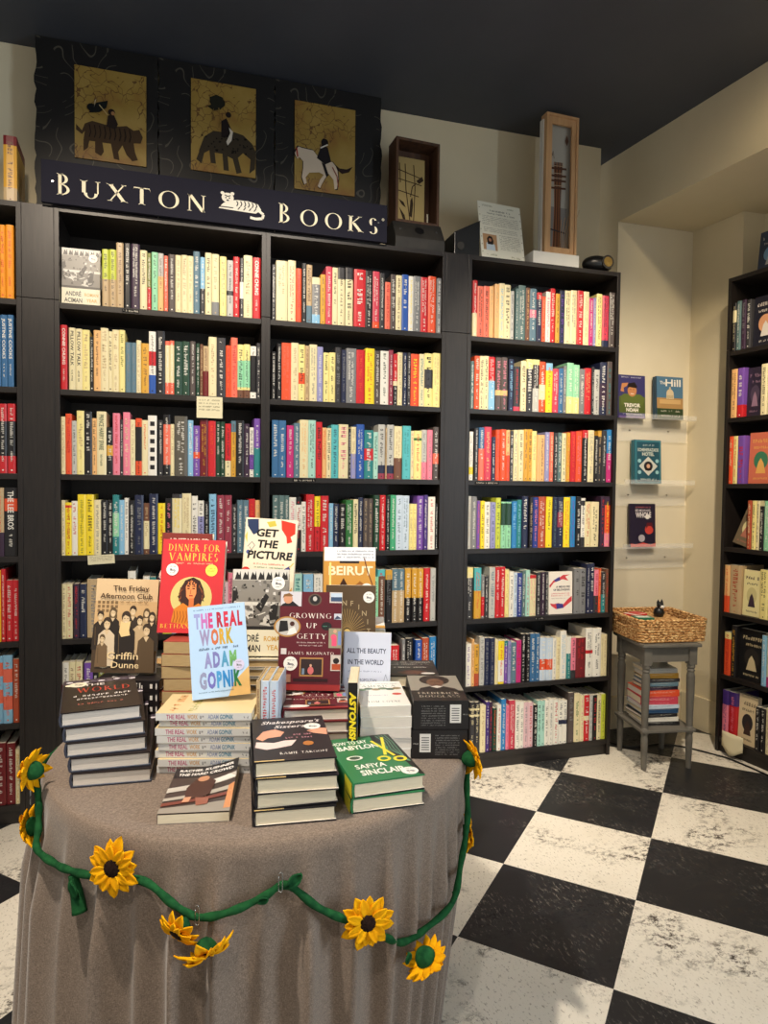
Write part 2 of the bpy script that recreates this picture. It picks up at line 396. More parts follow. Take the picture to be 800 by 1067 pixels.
def sticker(parent, o, U, V, r, col=(240,238,230), name='sticker', off=.0012):
    mb = MB(); Uv, Vv = Vector(U), Vector(V); n = Uv.cross(Vv); o = Vector(o)+n*off
    pts = [o+Uv*(r*math.cos(2*PI*j/28))+Vv*(r*math.sin(2*PI*j/28)) for j in range(28)]
    lo = [p-n*.0006 for p in pts]
    mb.add(lo+pts, [tuple(range(28,56))]+[(j,(j+1) % 28,28+(j+1) % 28,28+j) for j in range(28)], col)
    a = Art(mb, o-Uv*r-Vv*r, U, V, 2*r, 2*r, .00003)
    tiger(a, .5, .46, .25, .13, (70,74,84), (225,225,225))
    a.fake(.28,.72,.72,.07,(80,84,92)); a.fake(.32,.68,.2,.07,(80,84,92))
    ob = mb.build(name, 'print', parent); return ob
# ---------------------------------------------------------------- books
def make_book(name, w, h, t, front='wh', spine=None, back=None, hard=True, art=None, sart=None, bart=None, page='paper', flap=None):
    """local frame: x spine to fore edge, y foot to head, z back cover to front cover"""
    root = bpy.data.objects.new(name, None); C.objects.link(root); root.empty_display_size = .02
    spine = spine or front; back = back or front
    b = .0028 if hard else .0007; ov = .003 if hard else .0
    mb = MB(); bulge = .0035 if hard else .0
    out = [(w,0),(0,0)]+([(-bulge*.7,t*.22),(-bulge,t*.5),(-bulge*.7,t*.78)] if hard else [])+[(0,t),(w,t)]
    inn = [(w,t-b),(b,t-b)]+([(b-bulge*.6,t*.5)] if hard else [])+[(b,b),(w,b)]
    poly = out+inn; n = len(poly); no = len(out)
    vs = [(x,0,z) for x, z in poly]+[(x,h,z) for x, z in poly]
    def wall(j, col): k = (j+1) % n; mb.add([vs[j],vs[k],vs[n+k],vs[n+j]], [(3,2,1,0)], col)
    for j in range(n):
        if j == 0: wall(j, back)
        elif j < no-2: wall(j, spine)
        elif j == no-2: wall(j, front)
        else: wall(j, flap or (front if j == no-1 or j == n-1 else (214,208,196)))
    # cap strips (foot and head edges of the boards)
    m_in = len(inn)
    def strip(y, flip):
        A = [(x,y,z) for x, z in out]; B = [(x,y,z) for x, z in reversed(inn)]
        # map each outer vertex to nearest inner one
        mp = [0 if j == 0 else min(m_in-1, max(1, round(j*(m_in-1)/(no-1)))) for j in range(no)]
        mp[-1] = m_in-1; mp[-2] = m_in-2; mp[1] = 1
        for j in range(no-1):
            q = [A[j],A[j+1],B[mp[j+1]],B[mp[j]]]
            if mp[j+1] == mp[j]: q = q[:3]
            mb.add(q, [tuple(range(len(q))) if flip else tuple(range(len(q)-1,-1,-1))], back if j == 0 else (front if j == no-2 else spine))
    strip(0, True); strip(h, False)
    if art: art(Art(mb, (0,0,t), (1,0,0), (0,1,0), w, h))
    if sart: sart(Art(mb, (-bulge-.00005,h,0), (0,-1,0), (0,0,1), h, t))
    if bart: bart(Art(mb, (w,0,0), (-1,0,0), (0,1,0), w, h))
    mb.build('cover', 'print', root)
    pb = MB(); pb.box((b+.0005, ov, b+.0003), (w-ov-.0006, h-ov, t-b-.0003), (226,218,198)); pb.build('page_block', page, root)
    return root
def lie(o, x, y, z, deg): o.location = (x,y,z); o.rotation_euler = (0,0,R_(deg)); return o
def stand(o, w, h, t, base, yaw, lean=10, roll=0):
    Mx = Matrix.Rotation(R_(yaw),4,'Z') @ Matrix.Rotation(R_(90-lean),4,'X') @ Matrix.Rotation(R_(roll),4,'Z')
    off = Matrix.Translation((-w/2,0,-t/2)); M2 = Mx @ off
    zs = [(M2 @ Vector((x,y,z))).z for x in (0,w) for y in (0,h) for z in (0,t)]
    o.matrix_world = Matrix.Translation((base[0],base[1],base[2]-min(zs)+.0004)) @ M2
    return o
def copy_tree(o):
    c = o.copy(); C.objects.link(c)
    for ch in list(o.children):
        d = ch.copy(); C.objects.link(d); d.parent = c; d.matrix_parent_inverse = ch.matrix_parent_inverse.copy()
    return c

ORD = ['first','second','third','fourth','fifth','sixth','seventh','eighth','ninth','tenth','eleventh','twelfth','thirteenth','fourteenth','fifteenth',
 'sixteenth','seventeenth','eighteenth','nineteenth','twentieth','twenty-first','twenty-second','twenty-third','twenty-fourth','twenty-fifth',
 'twenty-sixth','twenty-seventh','twenty-eighth','twenty-ninth','thirtieth','thirty-first','thirty-second','thirty-third','thirty-fourth']
def spine_text(mb, W, H, y, ink, title, rnd):
    # lettering on a flat spine facing -y, reading downwards
    a = Art(mb, (W*.14, y, H), (0,0,-1), (1,0,0), H, W*.72, .00008)
    if title:
        a.text(title, .05, .18, .62, ink, width=.56, bold=.02, align='l'); a.fake(.68,.86,.3,.34,ink,rnd=rnd); return
    s0 = rnd.uniform(.04,.1); s1 = rnd.uniform(.56,.7); hh = rnd.uniform(.42,.72)
    if W > .03 and rnd.random() < .6:
        a.fake(s0,s1,.52,.3,ink,rnd=rnd); a.fake(s0,s1-.08,.1,.28,ink,rnd=rnd)
    else: a.fake(s0,s1,.5-hh/2,hh,ink,rnd=rnd)
    if rnd.random() < .85: a.fake(s1+.05,s1+.05+rnd.uniform(.12,.2),.3,.38,ink,rnd=rnd)
    a.ell(.955,.5,.012,min(.3,.012*H/(W*.72)),ink,8)
def shelf_book_mesh(W, H, D, main, bands, ink, title, seed, mbs=None, place=None):
    """cover and page block of an upright book; spine faces -y, foot at z=0, left side x=0"""
    rnd = random.Random(seed); mb = MB(); e = min(.003, W*.18); t = .0014
    out = [(0,D),(0,e),(W*.22,0),(W*.78,0),(W,e),(W,D)]; inn = [(W-t,D),(W-t,e+t),(t,e+t),(t,D)]
    cuts = sorted({0.0,1.0}|{min(1,max(0,b[1])) for b in bands}|{min(1,max(0,b[2])) for b in bands})
    def colour(m):
        c = main
        for b in bands:
            if b[1] < m < b[2]: c = b[0]
        return c
    for a, b in zip(cuts[:-1], cuts[1:]):
        c = colour((a+b)/2); z0, z1 = a*H, b*H
        for j in range(5):
            (xa,ya),(xb,yb) = out[j],out[j+1]; mb.face([(xa,ya,z0),(xb,yb,z0),(xb,yb,z1),(xa,ya,z1)], c)
    for j in range(3):
        (xa,ya),(xb,yb) = inn[j],inn[j+1]; mb.face([(xa,ya,0),(xb,yb,0),(xb,yb,H),(xa,ya,H)], 'lg')
    for z, c in ((0,colour(.001)),(H,colour(.999))):
        for q in ([out[0],out[1],inn[2],inn[3]],[out[1],out[2],inn[2]],[out[2],out[3],inn[1],inn[2]],[out[3],out[4],inn[1]],[out[4],out[5],inn[0],inn[1]]):
            mb.face([(x,y,z) for x, y in (reversed(q) if z == 0 else q)], c)
    for (xa, ya), (xb, yb) in ((out[0],inn[3]),(inn[0],out[5])): mb.face([(xa,ya,0),(xb,yb,0),(xb,yb,H),(xa,ya,H)], main)
    if title == '#':
        for k in range(6):
            z = H*(.1+.145*k); mb.face([(W*.24,-.0002,z),(W*.76,-.0002,z),(W*.76,-.0002,z+H*.075),(W*.24,-.0002,z+H*.075)], 'bk')
    else: spine_text(mb, W, H, 0, ink, title, rnd)
    pb = MB(); pb.box((t+.0002,e+t+.0005,.0025),(W-t-.0002,D-.003,H-.0025),(226,218,198))
    return mb, pb
def parse(s):
    nm, W, H = None, None, None
    a, w, h, sp = s.split(' ', 3)
    parts = sp.split('|'); head = parts[0]; title = None
    for i, p in enumerate(parts):
        if '=' in p: parts[i], title = p.split('=')
        if p.endswith('#'): parts[i] = p[:-1]; title = '#'
    head = parts[0]; main, ink = (head.split('.')+['bk' if sum(PAL[head.split('.')[0]]) > 380 else 'wh'])[:2]
    bands = [(q.split(',')[0], float(q.split(',')[1]), float(q.split(',')[2])) for q in parts[1:]]
    return int(a)/1e4, int(w)/1e4, int(h)/1e3, main, bands, ink, title
ROWS = {
"L1": """1690 250 221 li.bk|ta,0,.48
1950 251 223 li.bk|ta,0,.48
2204 260 252 ta.br
2484 249 253 bk.wh
2748 317 253 dp.wh
3076 263 232 cr.bk
3349 140 224 re.wh|ol,.4,1
3509 239 230 mi.dg
3751 208 227 pe.br|lg,.6,1
3975 157 220 co.wh
4148 258 228 gb.wh
4412 222 228 cr.ta
4645 234 230 cr.ta
4882 222 229 cr.ta
5106 250 250 sb.wh
5372 184 230 lb.wh|ch,0,.45
5567 250 249 cr.bk
5827 284 247 cr.ta|gy,0,.22
6144 264 241 py.ta
6430 254 229 lg.bk|ch,.38,.46
6687 241 245 re.wh
6945 151 242 ch.wh|wh,.32,.6
7101 348 256 cr.ta
7477 311 251 re.wh=CONNIE CHUNG""",
"L2": """193 232 247 re.wh=CONNIE CHUNG
493 225 238 cr.bk=PILLOW TALK
727 231 236 cr.bk=PILLOW TALK
961 264 234 py.ta
1230 144 209 bk.wh
1376 246 235 pe.br
1625 272 246 cr.ta
1901 148 235 cr.bk
2052 240 243 cr.ta
2301 213 243 py.ol
2530 209 197 sb.gy
2742 187 197 sb.gy
2934 175 208 cr.ta
3119 284 197 go.br
3407 257 246 wh.bk|re,.45,.68|bl,0,.3
3667 340 250 bk.wh
4022 174 213 co.wh|cr,.22,.92
4199 166 215 co.wh|cr,.22,.92
4375 292 214 dg.wh
4673 289 216 dg.wh
4978 215 219 gb.wh
5219 140 211 dg.wh
5365 124 209 br.ta
5493 214 203 ta.br|dr,0,.5
5712 311 242 cr.ta
6035 341 240 ch.wh
6392 205 211 or.re
6600 264 245 co.re
6867 249 219 py.bk|mi,.2,.7|br,0,.15
7119 250 221 py.bk|mi,.2,.7|br,0,.15
7380 243 215 wh.bk|bk,.12,.82
7640 170 230 ch.wh""",
"L3": """193 152 222 cr.ta
350 219 234 or.re
574 176 207 lg.bk
755 261 247 py.ta
1021 277 245 bk.wh
1301 171 220 pe.bk
1475 347 247 cr.dg=PRINCE HARRY SPARE
1837 221 187 bk.wh|go,.4,.62
2062 255 243 pk.re
2327 112 219 ch.wh
2442 252 248 pk.cr
2699 190 220 cr.ta
2904 227 226 or.bk|bk,.25,.85
3136 228 220 cr.or
3368 333 239 wh.bk#
3761 178 222 ch.wh
3955 263 245 co.wh|bk,.84,1|bk,0,.18
4224 148 208 cr.ta
4383 501 241 go2.wh
4900 209 226 lb.wh
5115 254 205 pu.wh|or,.35,.48
5379 315 231 dr.go
5705 290 227 re.or
6006 176 225 dg.wh
6187 182 225 dg.wh
6380 233 218 re.bk|cr,0,.3
6618 189 230 go.br|sb,.8,1
6810 333 233 bk.wh
7154 214 220 dp.wh
7374 169 206 wh.bk|pu,.15,.45
7555 255 243 te.wh|pu,.5,1""",
"L4": """193 132 215 cr.gy
330 220 206 ye.re|or,.9,.95
555 216 212 wh.re
776 292 238 ye.ol
1072 283 238 ye.bk
1361 250 217 cr.gy
1621 252 216 bk.wh
1876 169 216 bk.wh
2049 228 237 te.wh|mi,.3,.7
2281 196 217 lb.wh
2482 154 225 wh.bk
2641 226 216 bk.wh
2872 321 237 nv.gy
3203 208 205 br.ta|cr,.1,.65
3416 330 242 nv.wh
3749 273 205 ye.re
4032 254 225 bk.pk
4297 373 242 cr.ye|ch,.93,1
4681 349 245 cr.ta
5046 243 235 wh.bk
5301 234 216 wh.bk|lv,0,.7
5551 197 212 bk.wh
5753 274 243 lb.nv
6066 282 239 ro.wh
6370 278 239 ro.wh
6659 212 201 ch.wh
6882 230 219 sb.wh
7118 226 219 sb.wh
7350 255 224 re.or
7616 194 219 pe.ta""",
"L5": """193 151 214 cr.br
347 224 214 cr.re
607 199 213 dp.re
830 250 212 nv.wh
1105 453 230 ta.gy
1584 193 216 gy.wh
1786 280 215 cr.ta
2072 354 214 cr.ta
2437 160 191 gy.wh
2607 285 259 wh.bk
2903 266 200 ch.wh
3180 247 236 wh.gy
3432 238 232 te.ye""",
"L6": """193 235 221 wh.bk|re,0,.6
433 224 223 cr.br
667 250 222 cr.re""",
"M1": """246 169 229 ch.wh
434 476 249 cr.ta
929 323 255 cr.re
1267 234 225 or.re
1507 202 248 bk.wh
1711 239 244 ta.br|sb,0,.3
1960 340 195 gy.wh|lb,0,.2|cr,.85,1
2315 220 210 go.br
2544 275 245 rp.wh
2829 237 244 cr.dg
3076 298 247 cr.bk|ch,.8,1
3409 325 250 cr.bk|ch,.8,1
3783 504 247 re.wh
4303 305 246 bk.wh
4624 302 246 rp.wh|or,0,.12
4947 226 242 ch.wh
5184 238 205 co.re
5443 234 241 gb.wh
5682 271 240 cr.br
5964 299 246 bl.wh
6269 222 241 wh.ye
6502 329 244 gy.wh
6842 342 243 re.wh
7200 360 251 or.wh
7594 216 245 gy.wh""",
"M2": """255 200 199 bk.wh
483 196 234 bk.wh
684 394 239 or.co
1083 314 242 cr.ta
1407 263 237 py.bk|or,.3,.5
1675 181 233 ta.br
1870 319 240 cr.gy
2200 247 233 lv.wh
2472 248 210 py.bk
2725 260 212 py.bk
2988 248 236 ch.gy
3261 207 227 nv.gy
3473 447 236 gy.wh
3923 369 232 re.or
4318 413 241 ye.or
4741 265 233 gb.wh
5012 376 235 wh.dg
5393 200 240 ro.wh
5604 190 225 re.wh|cr,.38,.47|bk,0,.38
5799 228 233 cr.ta
6054 192 233 nv.wh
6251 160 234 ch.wh
6416 386 231 or.ye
6814 254 233 cr.te
7074 386 238 py.bk|ch,.35,.7
7465 345 241 py.ta""",
"M3": """297 276 240 st.wh
583 302 240 st.wh
919 289 220 mg.wh
1223 243 231 sb.wh
1475 366 246 cr.pe
1851 310 246 pm.dg
2171 267 239 re.bk
2448 179 216 pe.or
2632 209 215 cr.dg
2846 316 230 tu.nv
3167 419 233 cr.pk
3612 96 215 ch.wh
3713 229 224 cr.ta|lv,0,.48
3967 343 236 bl.wh
4316 398 212 te.wh|re,.38,.62
4729 213 205 pm.dg
4947 313 239 lg.bk|ro,0,.1|nv,.1,.25
5287 63 225 ta.br
5355 310 239 lg.bk|ro,0,.1|nv,.1,.25
5681 360 234 cr.ta|br,0,.4
6079 379 237 tu.te
6464 145 216 cr.re
6614 350 217 py.or|gr,.8,.85
6975 244 222 lg.gy|pk,0,.35
7247 251 223 pk.gy
7536 274 237 gb.wh|co,.3,.5""",
"M4": """339 240 240 gt.wh
594 246 240 gt.wh
845 189 240 gt.wh
1039 287 232 wh.pk
1331 230 233 wh.re|bk,.86,1|bk,0,.4
1566 192 213 wh.dg
1772 346 245 re.wh
2133 244 237 ye.bk|re,0,.45
2392 350 239 re.wh
2768 186 207 lb.wh
2959 248 204 nv.wh
3222 280 204 bk.wh
3517 317 222 gr.wh
3848 221 225 cr.bk
4079 217 233 nv.wh
4307 208 228 gb.ta
4519 219 228 gb.ta
4780 272 244 dg.wh
5063 263 244 re.wh
5332 196 241 bk.wh
5543 260 245 jd.wh
5809 299 244 pb.sb
6114 317 243 pb.sb
6436 173 206 py.ta
6614 173 206 py.ta
6804 294 242 pu.wh
7114 202 246 vi.wh
7333 325 238 wh.re
7669 133 207 bk.wh""",
"M5": """1239 372 231 pm.te
1673 418 228 lb.wh
2133 379 226 wh.gy
5001 334 240 tu.re
5357 309 237 bk.gy|go,.82,1
5670 284 241 ta.wh|sb,.6,1
5963 281 240 ta.wh|sb,.6,1
6280 283 242 go.wh|bk,0,.45
6599 252 241 go.wh|bk,0,.45
6874 267 240 go.wh|bk,0,.45
7173 292 241 re.wh
7498 256 240 lg.gy""",
"M6": """5485 149 211 or.wh
5653 375 212 re.wh
6166 159 238 gy.wh
6357 328 240 bk.wh
6825 302 230 bl.wh
7135 316 238 ru.wh
7492 318 242 az.wh""",
"R1": """292 221 253 re.wh|cr,0,.42
528 311 230 co.bk
845 283 233 co.bk
1134 215 235 pe.ta
1384 231 247 pe.ta
1620 262 253 cr.lb
1888 299 249 cr.bk
2193 188 223 lg.nv
2448 148 236 gt.wh
2602 360 253 gt.wh
2988 212 245 br.pe
3206 338 244 sb.wh|pk,.45,.6
3560 256 228 nv.wh|re,.86,1
3821 199 212 or.ta
4032 248 237 wh.pk
4285 254 254 re.wh
4551 213 232 go.bk
4775 262 247 nv.pu
5048 317 251 cr.bk
5371 335 256 cr.gy
5717 326 257 re.wh
6061 301 256 cr.ta
6373 242 228 mg.wh
6621 149 232 lv.wh
6776 305 251 py.bk
7110 346 247 rp.nv|nv,0,.13
7501 309 265 gb.wh""",
"R2": """249 177 218 gt.wh
437 249 242 or.wh
691 219 243 cr.bk
916 231 245 cr.bk
1157 319 243 re.wh|lb,0,.55
1502 290 242 gb.pk|pe,.28,.38
1798 313 244 gb.pk|pe,.28,.38
2179 247 239 nv.lb
2442 327 207 ch.re|rp,0,.1
2785 292 234 cr.bk
3088 331 244 ch.wh|py,.82,1
3424 338 245 ch.wh|lg,0,.45|py,.9,1
3774 324 237 or.wh|cr,.25,.55
4114 342 232 ye.or|lb,.85,1
4468 323 208 rp.wh
4796 258 212 st.wh
5060 160 225 gy.wh
5226 366 241 mi.wh|py,0,.33
5598 318 234 mi.wh|py,0,.33
5933 286 216 gy.wh
6231 350 222 re.pe
6593 142 229 ch.wh
6740 296 218 lg.bk
7065 372 255 nv.wh|dp,.15,.6
7466 288 261 gb.te""",
"R3": """231 201 222 wh.gy|ye,.12,.27
507 187 239 ch.wh
709 268 243 st.wh|co,0,.6
987 357 247 rp.pe
1360 210 202 nv.wh
1575 221 236 or.re
1801 284 238 or.wh
2091 203 236 or.re|pe,.5,1
2299 182 232 ch.wh
2492 230 238 cr.gy
2727 279 239 cr.bk
3017 222 242 go.br
3244 207 243 go.bk
3456 240 236 py.ta
3701 150 219 pe.ta
3856 257 219 pe.bk
4140 243 233 lv.wh
4394 206 234 co.cr
4611 207 232 ch.wh
4828 213 233 gt.wh
5047 236 231 cr.dg
5310 193 235 go.or
5514 298 241 re.or
5818 322 243 or.pk
6168 313 250 bk.wh|re,.85,1
6487 332 250 cr.gy
6825 209 225 bk.wh
7040 182 250 ch.ta|go,.88,1
7256 268 252 ch.wh
7541 269 256 mg.wh|az,.55,1""",
"R4": """210 163 242 lg.ta
388 281 241 gy.wh
679 164 221 pu.or
849 211 221 ye.bk
1066 274 217 wh.bk
1366 260 215 lv.nv
1637 251 236 li.dg
1898 252 217 mi.dg|dg,.5,.97
2161 269 217 mi.dg|dg,.5,.97
2468 260 220 az.lb
2733 240 227 te.lb
2989 316 244 nv.wh
3376 189 240 bk.ta
3575 282 240 ub.pk
3863 393 243 ru.wh
4258 326 242 ye.bk
4617 270 241 nv.gt
4893 311 241 nv.wh|ro,.4,.7
5226 346 241 ye.or
5589 264 245 az.pu
5898 271 244 bk.wh
6180 221 237 wh.bk|ch,0,.2|ch,.85,.95
6407 319 219 cr.re
6731 430 220 cr.bk
7265 231 247 dp.re
7508 290 245 or.ye|pk,0,.27|dp,.83,1""",
"R5": """205 321 239 ch.wh|py,.8,1
602 344 236 go.or|tu,.55,1
961 165 202 gy.wh|re,.05,.5
1137 192 197 ch.wh
1359 297 237 lg.sb
1671 241 238 re.wh
1917 257 238 re.wh
2185 201 225 py.ta
2396 223 215 wh.nv
2629 181 210 pb.nv
2820 256 207 ub.wh
3082 172 216 gt.wh
3258 210 220 pm.re
3474 157 195 cr.pk|re,.92,1
3635 168 195 cr.pk|re,.92,1
3825 245 206 ch.wh
4072 209 208 dp.wh
4304 159 208 ch.wh
5884 310 221 gy.bk
6199 335 220 gy.bk
6562 177 242 nv.wh
6744 246 244 nv.wh
7002 241 211 pk.re|ch,0,.4
7249 138 218 or.pe
7393 226 200 ch.wh|te,0,.45
7636 174 214 br.re""",
"R6": """224 301 199 wh.pu
530 123 220 pe.br
658 242 195 go.bk|ru,0,.3
925 253 227 lg.gy
1193 244 220 nv.gy
1442 261 219 nv.gy
1713 173 213 cr.ye
1896 305 204 ye.or|wh,.05,.55
2206 174 203 pu.wh|te,.88,1
2386 159 202 lv.pu
2555 277 194 sb.wh
2837 257 202 mg.re
3104 215 230 bk.wh
3346 205 229 bk.wh
3561 276 230 st.wh
3848 229 228 st.wh
4093 334 207 pb.wh|or,.25,.5
4432 336 205 pb.wh|or,.25,.5
4779 188 201 wh.gy
4972 228 205 cr.ta
5205 329 234 wh.lb
5540 230 205 te.wh|wh,.6,1
5781 265 198 pk.bk|ch,.0,.2
6062 540 196 dr.re
6612 395 241 wh.bk|re,.48,.55
7012 450 239 wh.bk
7473 104 207 cr.ta
7589 221 206 cr.ta""",
"R7": """495 241 241 ch.cr|cr,.72,.76|cr,.84,.88
751 232 239 ch.cr|cr,.72,.76|cr,.84,.88
1008 279 222 cr.ta
1302 182 237 vi.wh
1489 151 234 dp.re
1671 199 203 dg.or
1880 210 218 wh.re
2101 237 243 az.wh
2348 164 212 pk.mg
2523 303 232 rp.wh
2841 219 227 wh.dg
3071 215 223 wh.gy
3296 232 218 lp.gy
3538 249 216 lp.re
3808 207 202 bk.wh
4018 193 220 pm.dg
4216 203 218 pm.dg
4424 215 219 wh.bk
4643 226 224 wh.gy
4891 277 220 wh.re
5179 229 213 wh.nv|nv,.45,.55
5419 224 211 wh.nv|nv,.45,.55
5698 310 246 gb.gy
6024 340 238 cr.gr
6374 216 228 cr.pk
6602 292 226 re.wh|cr,.45,.55
6898 167 224 lg.gy
7087 231 223 bk.re
7329 232 223 cr.bk
7566 244 225 li.ol""",
"F1": """6813 424 269 go.or
7248 191 272 am.or
7451 271 275 am.or""",
"F2": """6785 224 264 st.wh
7032 225 266 st.wh
7268 204 268 st.wh=JUSTINE COOKS
7482 216 270 st.wh=JUSTINE COOKS""",
"F3": """6870 270 260 bk.wh|re,.75,1|re,0,.25
7163 272 262 bk.wh|re,.75,1|re,0,.25
7469 274 263 bk.wh|re,.75,1|re,0,.25""",
"F4": """6929 387 261 ta.or|dp,0,.35
7333 438 262 bk.wh=THE LEE BROS|or,.66,.84""",
"F5": """7030 158 274 ye.or
7192 155 278 re.wh
7364 214 234 re.wh
7582 228 234 re.wh""",
"F6": """6986 245 261 lb.co|co,.3,.5|co,.7,.9
7245 317 263 lb.co|co,.2,.4|co,.6,.8
7583 227 246 ru.wh""",
"F7": """6961 349 241 dr.wh
7331 302 237 dr.wh
7647 163 213 cr.go""",
"A1": """214 187 235 bk.cr|cr,.6,.85
428 241 240 gt.wh
695 241 240 dp.gy
963 241 235 ch.wh""",
"A2": """214 348 240 pe.br
588 374 240 pu.wh|re,0,.25
1872 321 240 cr.bk""",
"A3": """214 214 235 or.cr
444 251 235 py.or
722 401 235 pu.re""",
"A4": """1364 214 235 ru.cr
1604 214 235 py.bk
1829 176 235 cr.bk
2032 214 210 bk.wh
2262 305 235 mi.wh""",
"A5": """187 294 235 pe.or|or,0,.35
508 615 240 ta.ru
2139 428 235 py.bk""",
"A6": """267 374 215 or.re|py,.85,1
695 267 255 bk.go
2353 241 240 lb.wh
2620 374 240 cr.re|mg,0,.2""",
"A7": """267 348 240 pk.vi|vi,.7,1
642 428 240 re.pk|vi,.72,1
2139 241 210 bk.wh
2406 241 210 bk.wh
2674 214 220 cr.ta
2904 305 220 cr.bk""",
}
# ---------------------------------------------------------------- the room
H_CEIL = 3.112; WY = .302; WSL = math.tan(R_(6.6))
def wx(y): return .979+(.435-y)*WSL+.012           # right-hand wall line
def wall_obj(name, faces, mat, label):
    mb = MB()
    for f in faces: mb.face(f)
    return struct(mb.build(name, mat), label, 'wall' if 'wall' in name else name.split('_')[0])
mb = MB(); mb.face([(-4,-4.2,0),(3.2,-4.2,0),(3.2,1.0,0),(-4,1.0,0)]); struct(mb.build('floor','floor'), 'worn black and white chequered painted floor', 'floor')
mb = MB(); mb.box((-4,-4.2,H_CEIL),(3.2,1.6,H_CEIL+.1)); struct(mb.build('ceiling','ceil'), 'dark charcoal painted ceiling', 'ceiling')
mb = MB(); mb.box((-4,WY,0),(.876,WY+.13,H_CEIL)); struct(mb.build('wall_back','wall'), 'cream wall behind the bookcases', 'wall')
mb = MB()            # right wall above the alcove opening, with its soffit; runs deeper than the back wall
HZ = 2.755; y0, y1 = -4.2, .9; AX = 1.49
mb.face([(wx(.32),.32,HZ),(wx(y0),y0,HZ),(wx(y0),y0,H_CEIL),(wx(.32),.32,H_CEIL)])
mb.face([(wx(y1),y1,0),(wx(.32),.32,0),(wx(.32),.32,H_CEIL),(wx(y1),y1,H_CEIL)])
mb.face([(wx(.32),.32,HZ),(3.1,.32,HZ),(3.1,y0,HZ),(wx(y0),y0,HZ)])
struct(mb.build('wall_right','wall'), 'upper right wall with a boxed soffit over the alcove', 'wall')
mb = MB(); mb.box((wx(.32)+.001,.32,0),(AX+.3,.42,HZ-.0005)); struct(mb.build('wall_alcove','wall_white'), 'pale alcove wall that carries the clear ledges', 'wall')
def ax(y): return AX+(.32-y)*WSL
mb = MB(); yj = .0
mb.prism([(ax(.3195),.3195),(ax(yj),yj),(3.0,yj),(3.0,.3195)], 0, HZ-.0005)
mb.prism([(1.66,-.001),(1.70+WSL*3.3,-3.4),(3.0,-3.4),(3.0,-.001)], 0, HZ-.0005)
struct(mb.build('wall_alcove_side','wall'), 'cream alcove wall behind the bookcase at the right edge', 'wall')
mb = MB(); mb.box((wx(.32)+.01,.306,0),(AX-.002,.3195,.18)); mb.box((wx(.32)+.01,.300,.165),(AX-.002,.306,.178))
mb.prism([(ax(.30)-.014,.30),(ax(yj)-.014,yj),(ax(yj)-.0005,yj),(ax(.30)-.0005,.30)],0,.18)
struct(mb.build('baseboard_alcove','wall'), 'cream skirting board along the foot of the alcove', 'baseboard')

# ---------------------------------------------------------------- bookcases
SZ = [2.008,1.679,1.353,1.037,.711,.395,.077]; ST = .022; CH = 2.37; CD = .28
XR, XM, XL = 0.0, -.9057, -1.7057; XFc = -1.8356+.018-.8
def bookcase(loc, rz, label):
    root = empty('bookcase', loc, rz)
    tag(root, label, 'bookcase', 'tall black-brown bookcases along the walls')
    for x in (0,.782):
        mb = MB(); mb.box((x,0,0),(x+.018,CD,2.016)); mb.box((x,.0004,2.018),(x+.018,CD,CH)); mb.build('side_panel','wood',root,bevel=.0008)
    mb = MB(); mb.box((.0182,.001,CH-.02),(.7818,CD-.001,CH-.0005)); mb.build('top_panel','woodh',root)
    mb = MB(); mb.box((.0182,CD-.008,.0),(.7818,CD-.002,CH-.0205)); mb.build('back_panel','wood',root)
    for k, z in enumerate(SZ):
        mb = MB(); mb.box((.0184,.002,z-ST),(.7816,CD-.0085,z)); mb.build('shelf','woodh',root,bevel=.0008)
    mb = MB(); mb.box((.0184,.012,.0),(.7816,.03,SZ[6]-ST-.0005)); mb.build('plinth','woodh',root)
    return root
CASES = {'L':((XL,0,0),0,'left','tall black-brown bookcase under the first half of the lettered sign'),
 'M':((XM,0,0),0,'middle','tall black-brown bookcase under the second half of the lettered sign'),
 'R':((XR,0,0),0,'right','tall black-brown bookcase that ends the row beside the alcove'),
 'F':((XFc,0,0),0,'far-left','black-brown bookcase cut off by the left edge of the picture'),
 'A':((1.361,-.085,0),-83.4,'alcove','black-brown bookcase standing at an angle at the right edge')}
for k,(loc,rz,nm,lab) in CASES.items(): bookcase(loc, R_(rz), lab)
def filler(x0, x1, label):
    mb = MB(); mb.box((x0+.0005,.001,0),(x1-.0005,.02,2.016)); mb.box((x0+.0005,.0014,2.018),(x1-.0005,.02,CH-.001))
    tag(mb.build('filler_panel','wood',bevel=.0008), label, 'panel', 'upright boards closing the gaps between bookcases')
filler(XFc+.8, XL, 'wide upright black-brown board between the far-left and left bookcases')
filler(XM+.8, XR, 'narrow upright dark board between the middle and right bookcases')

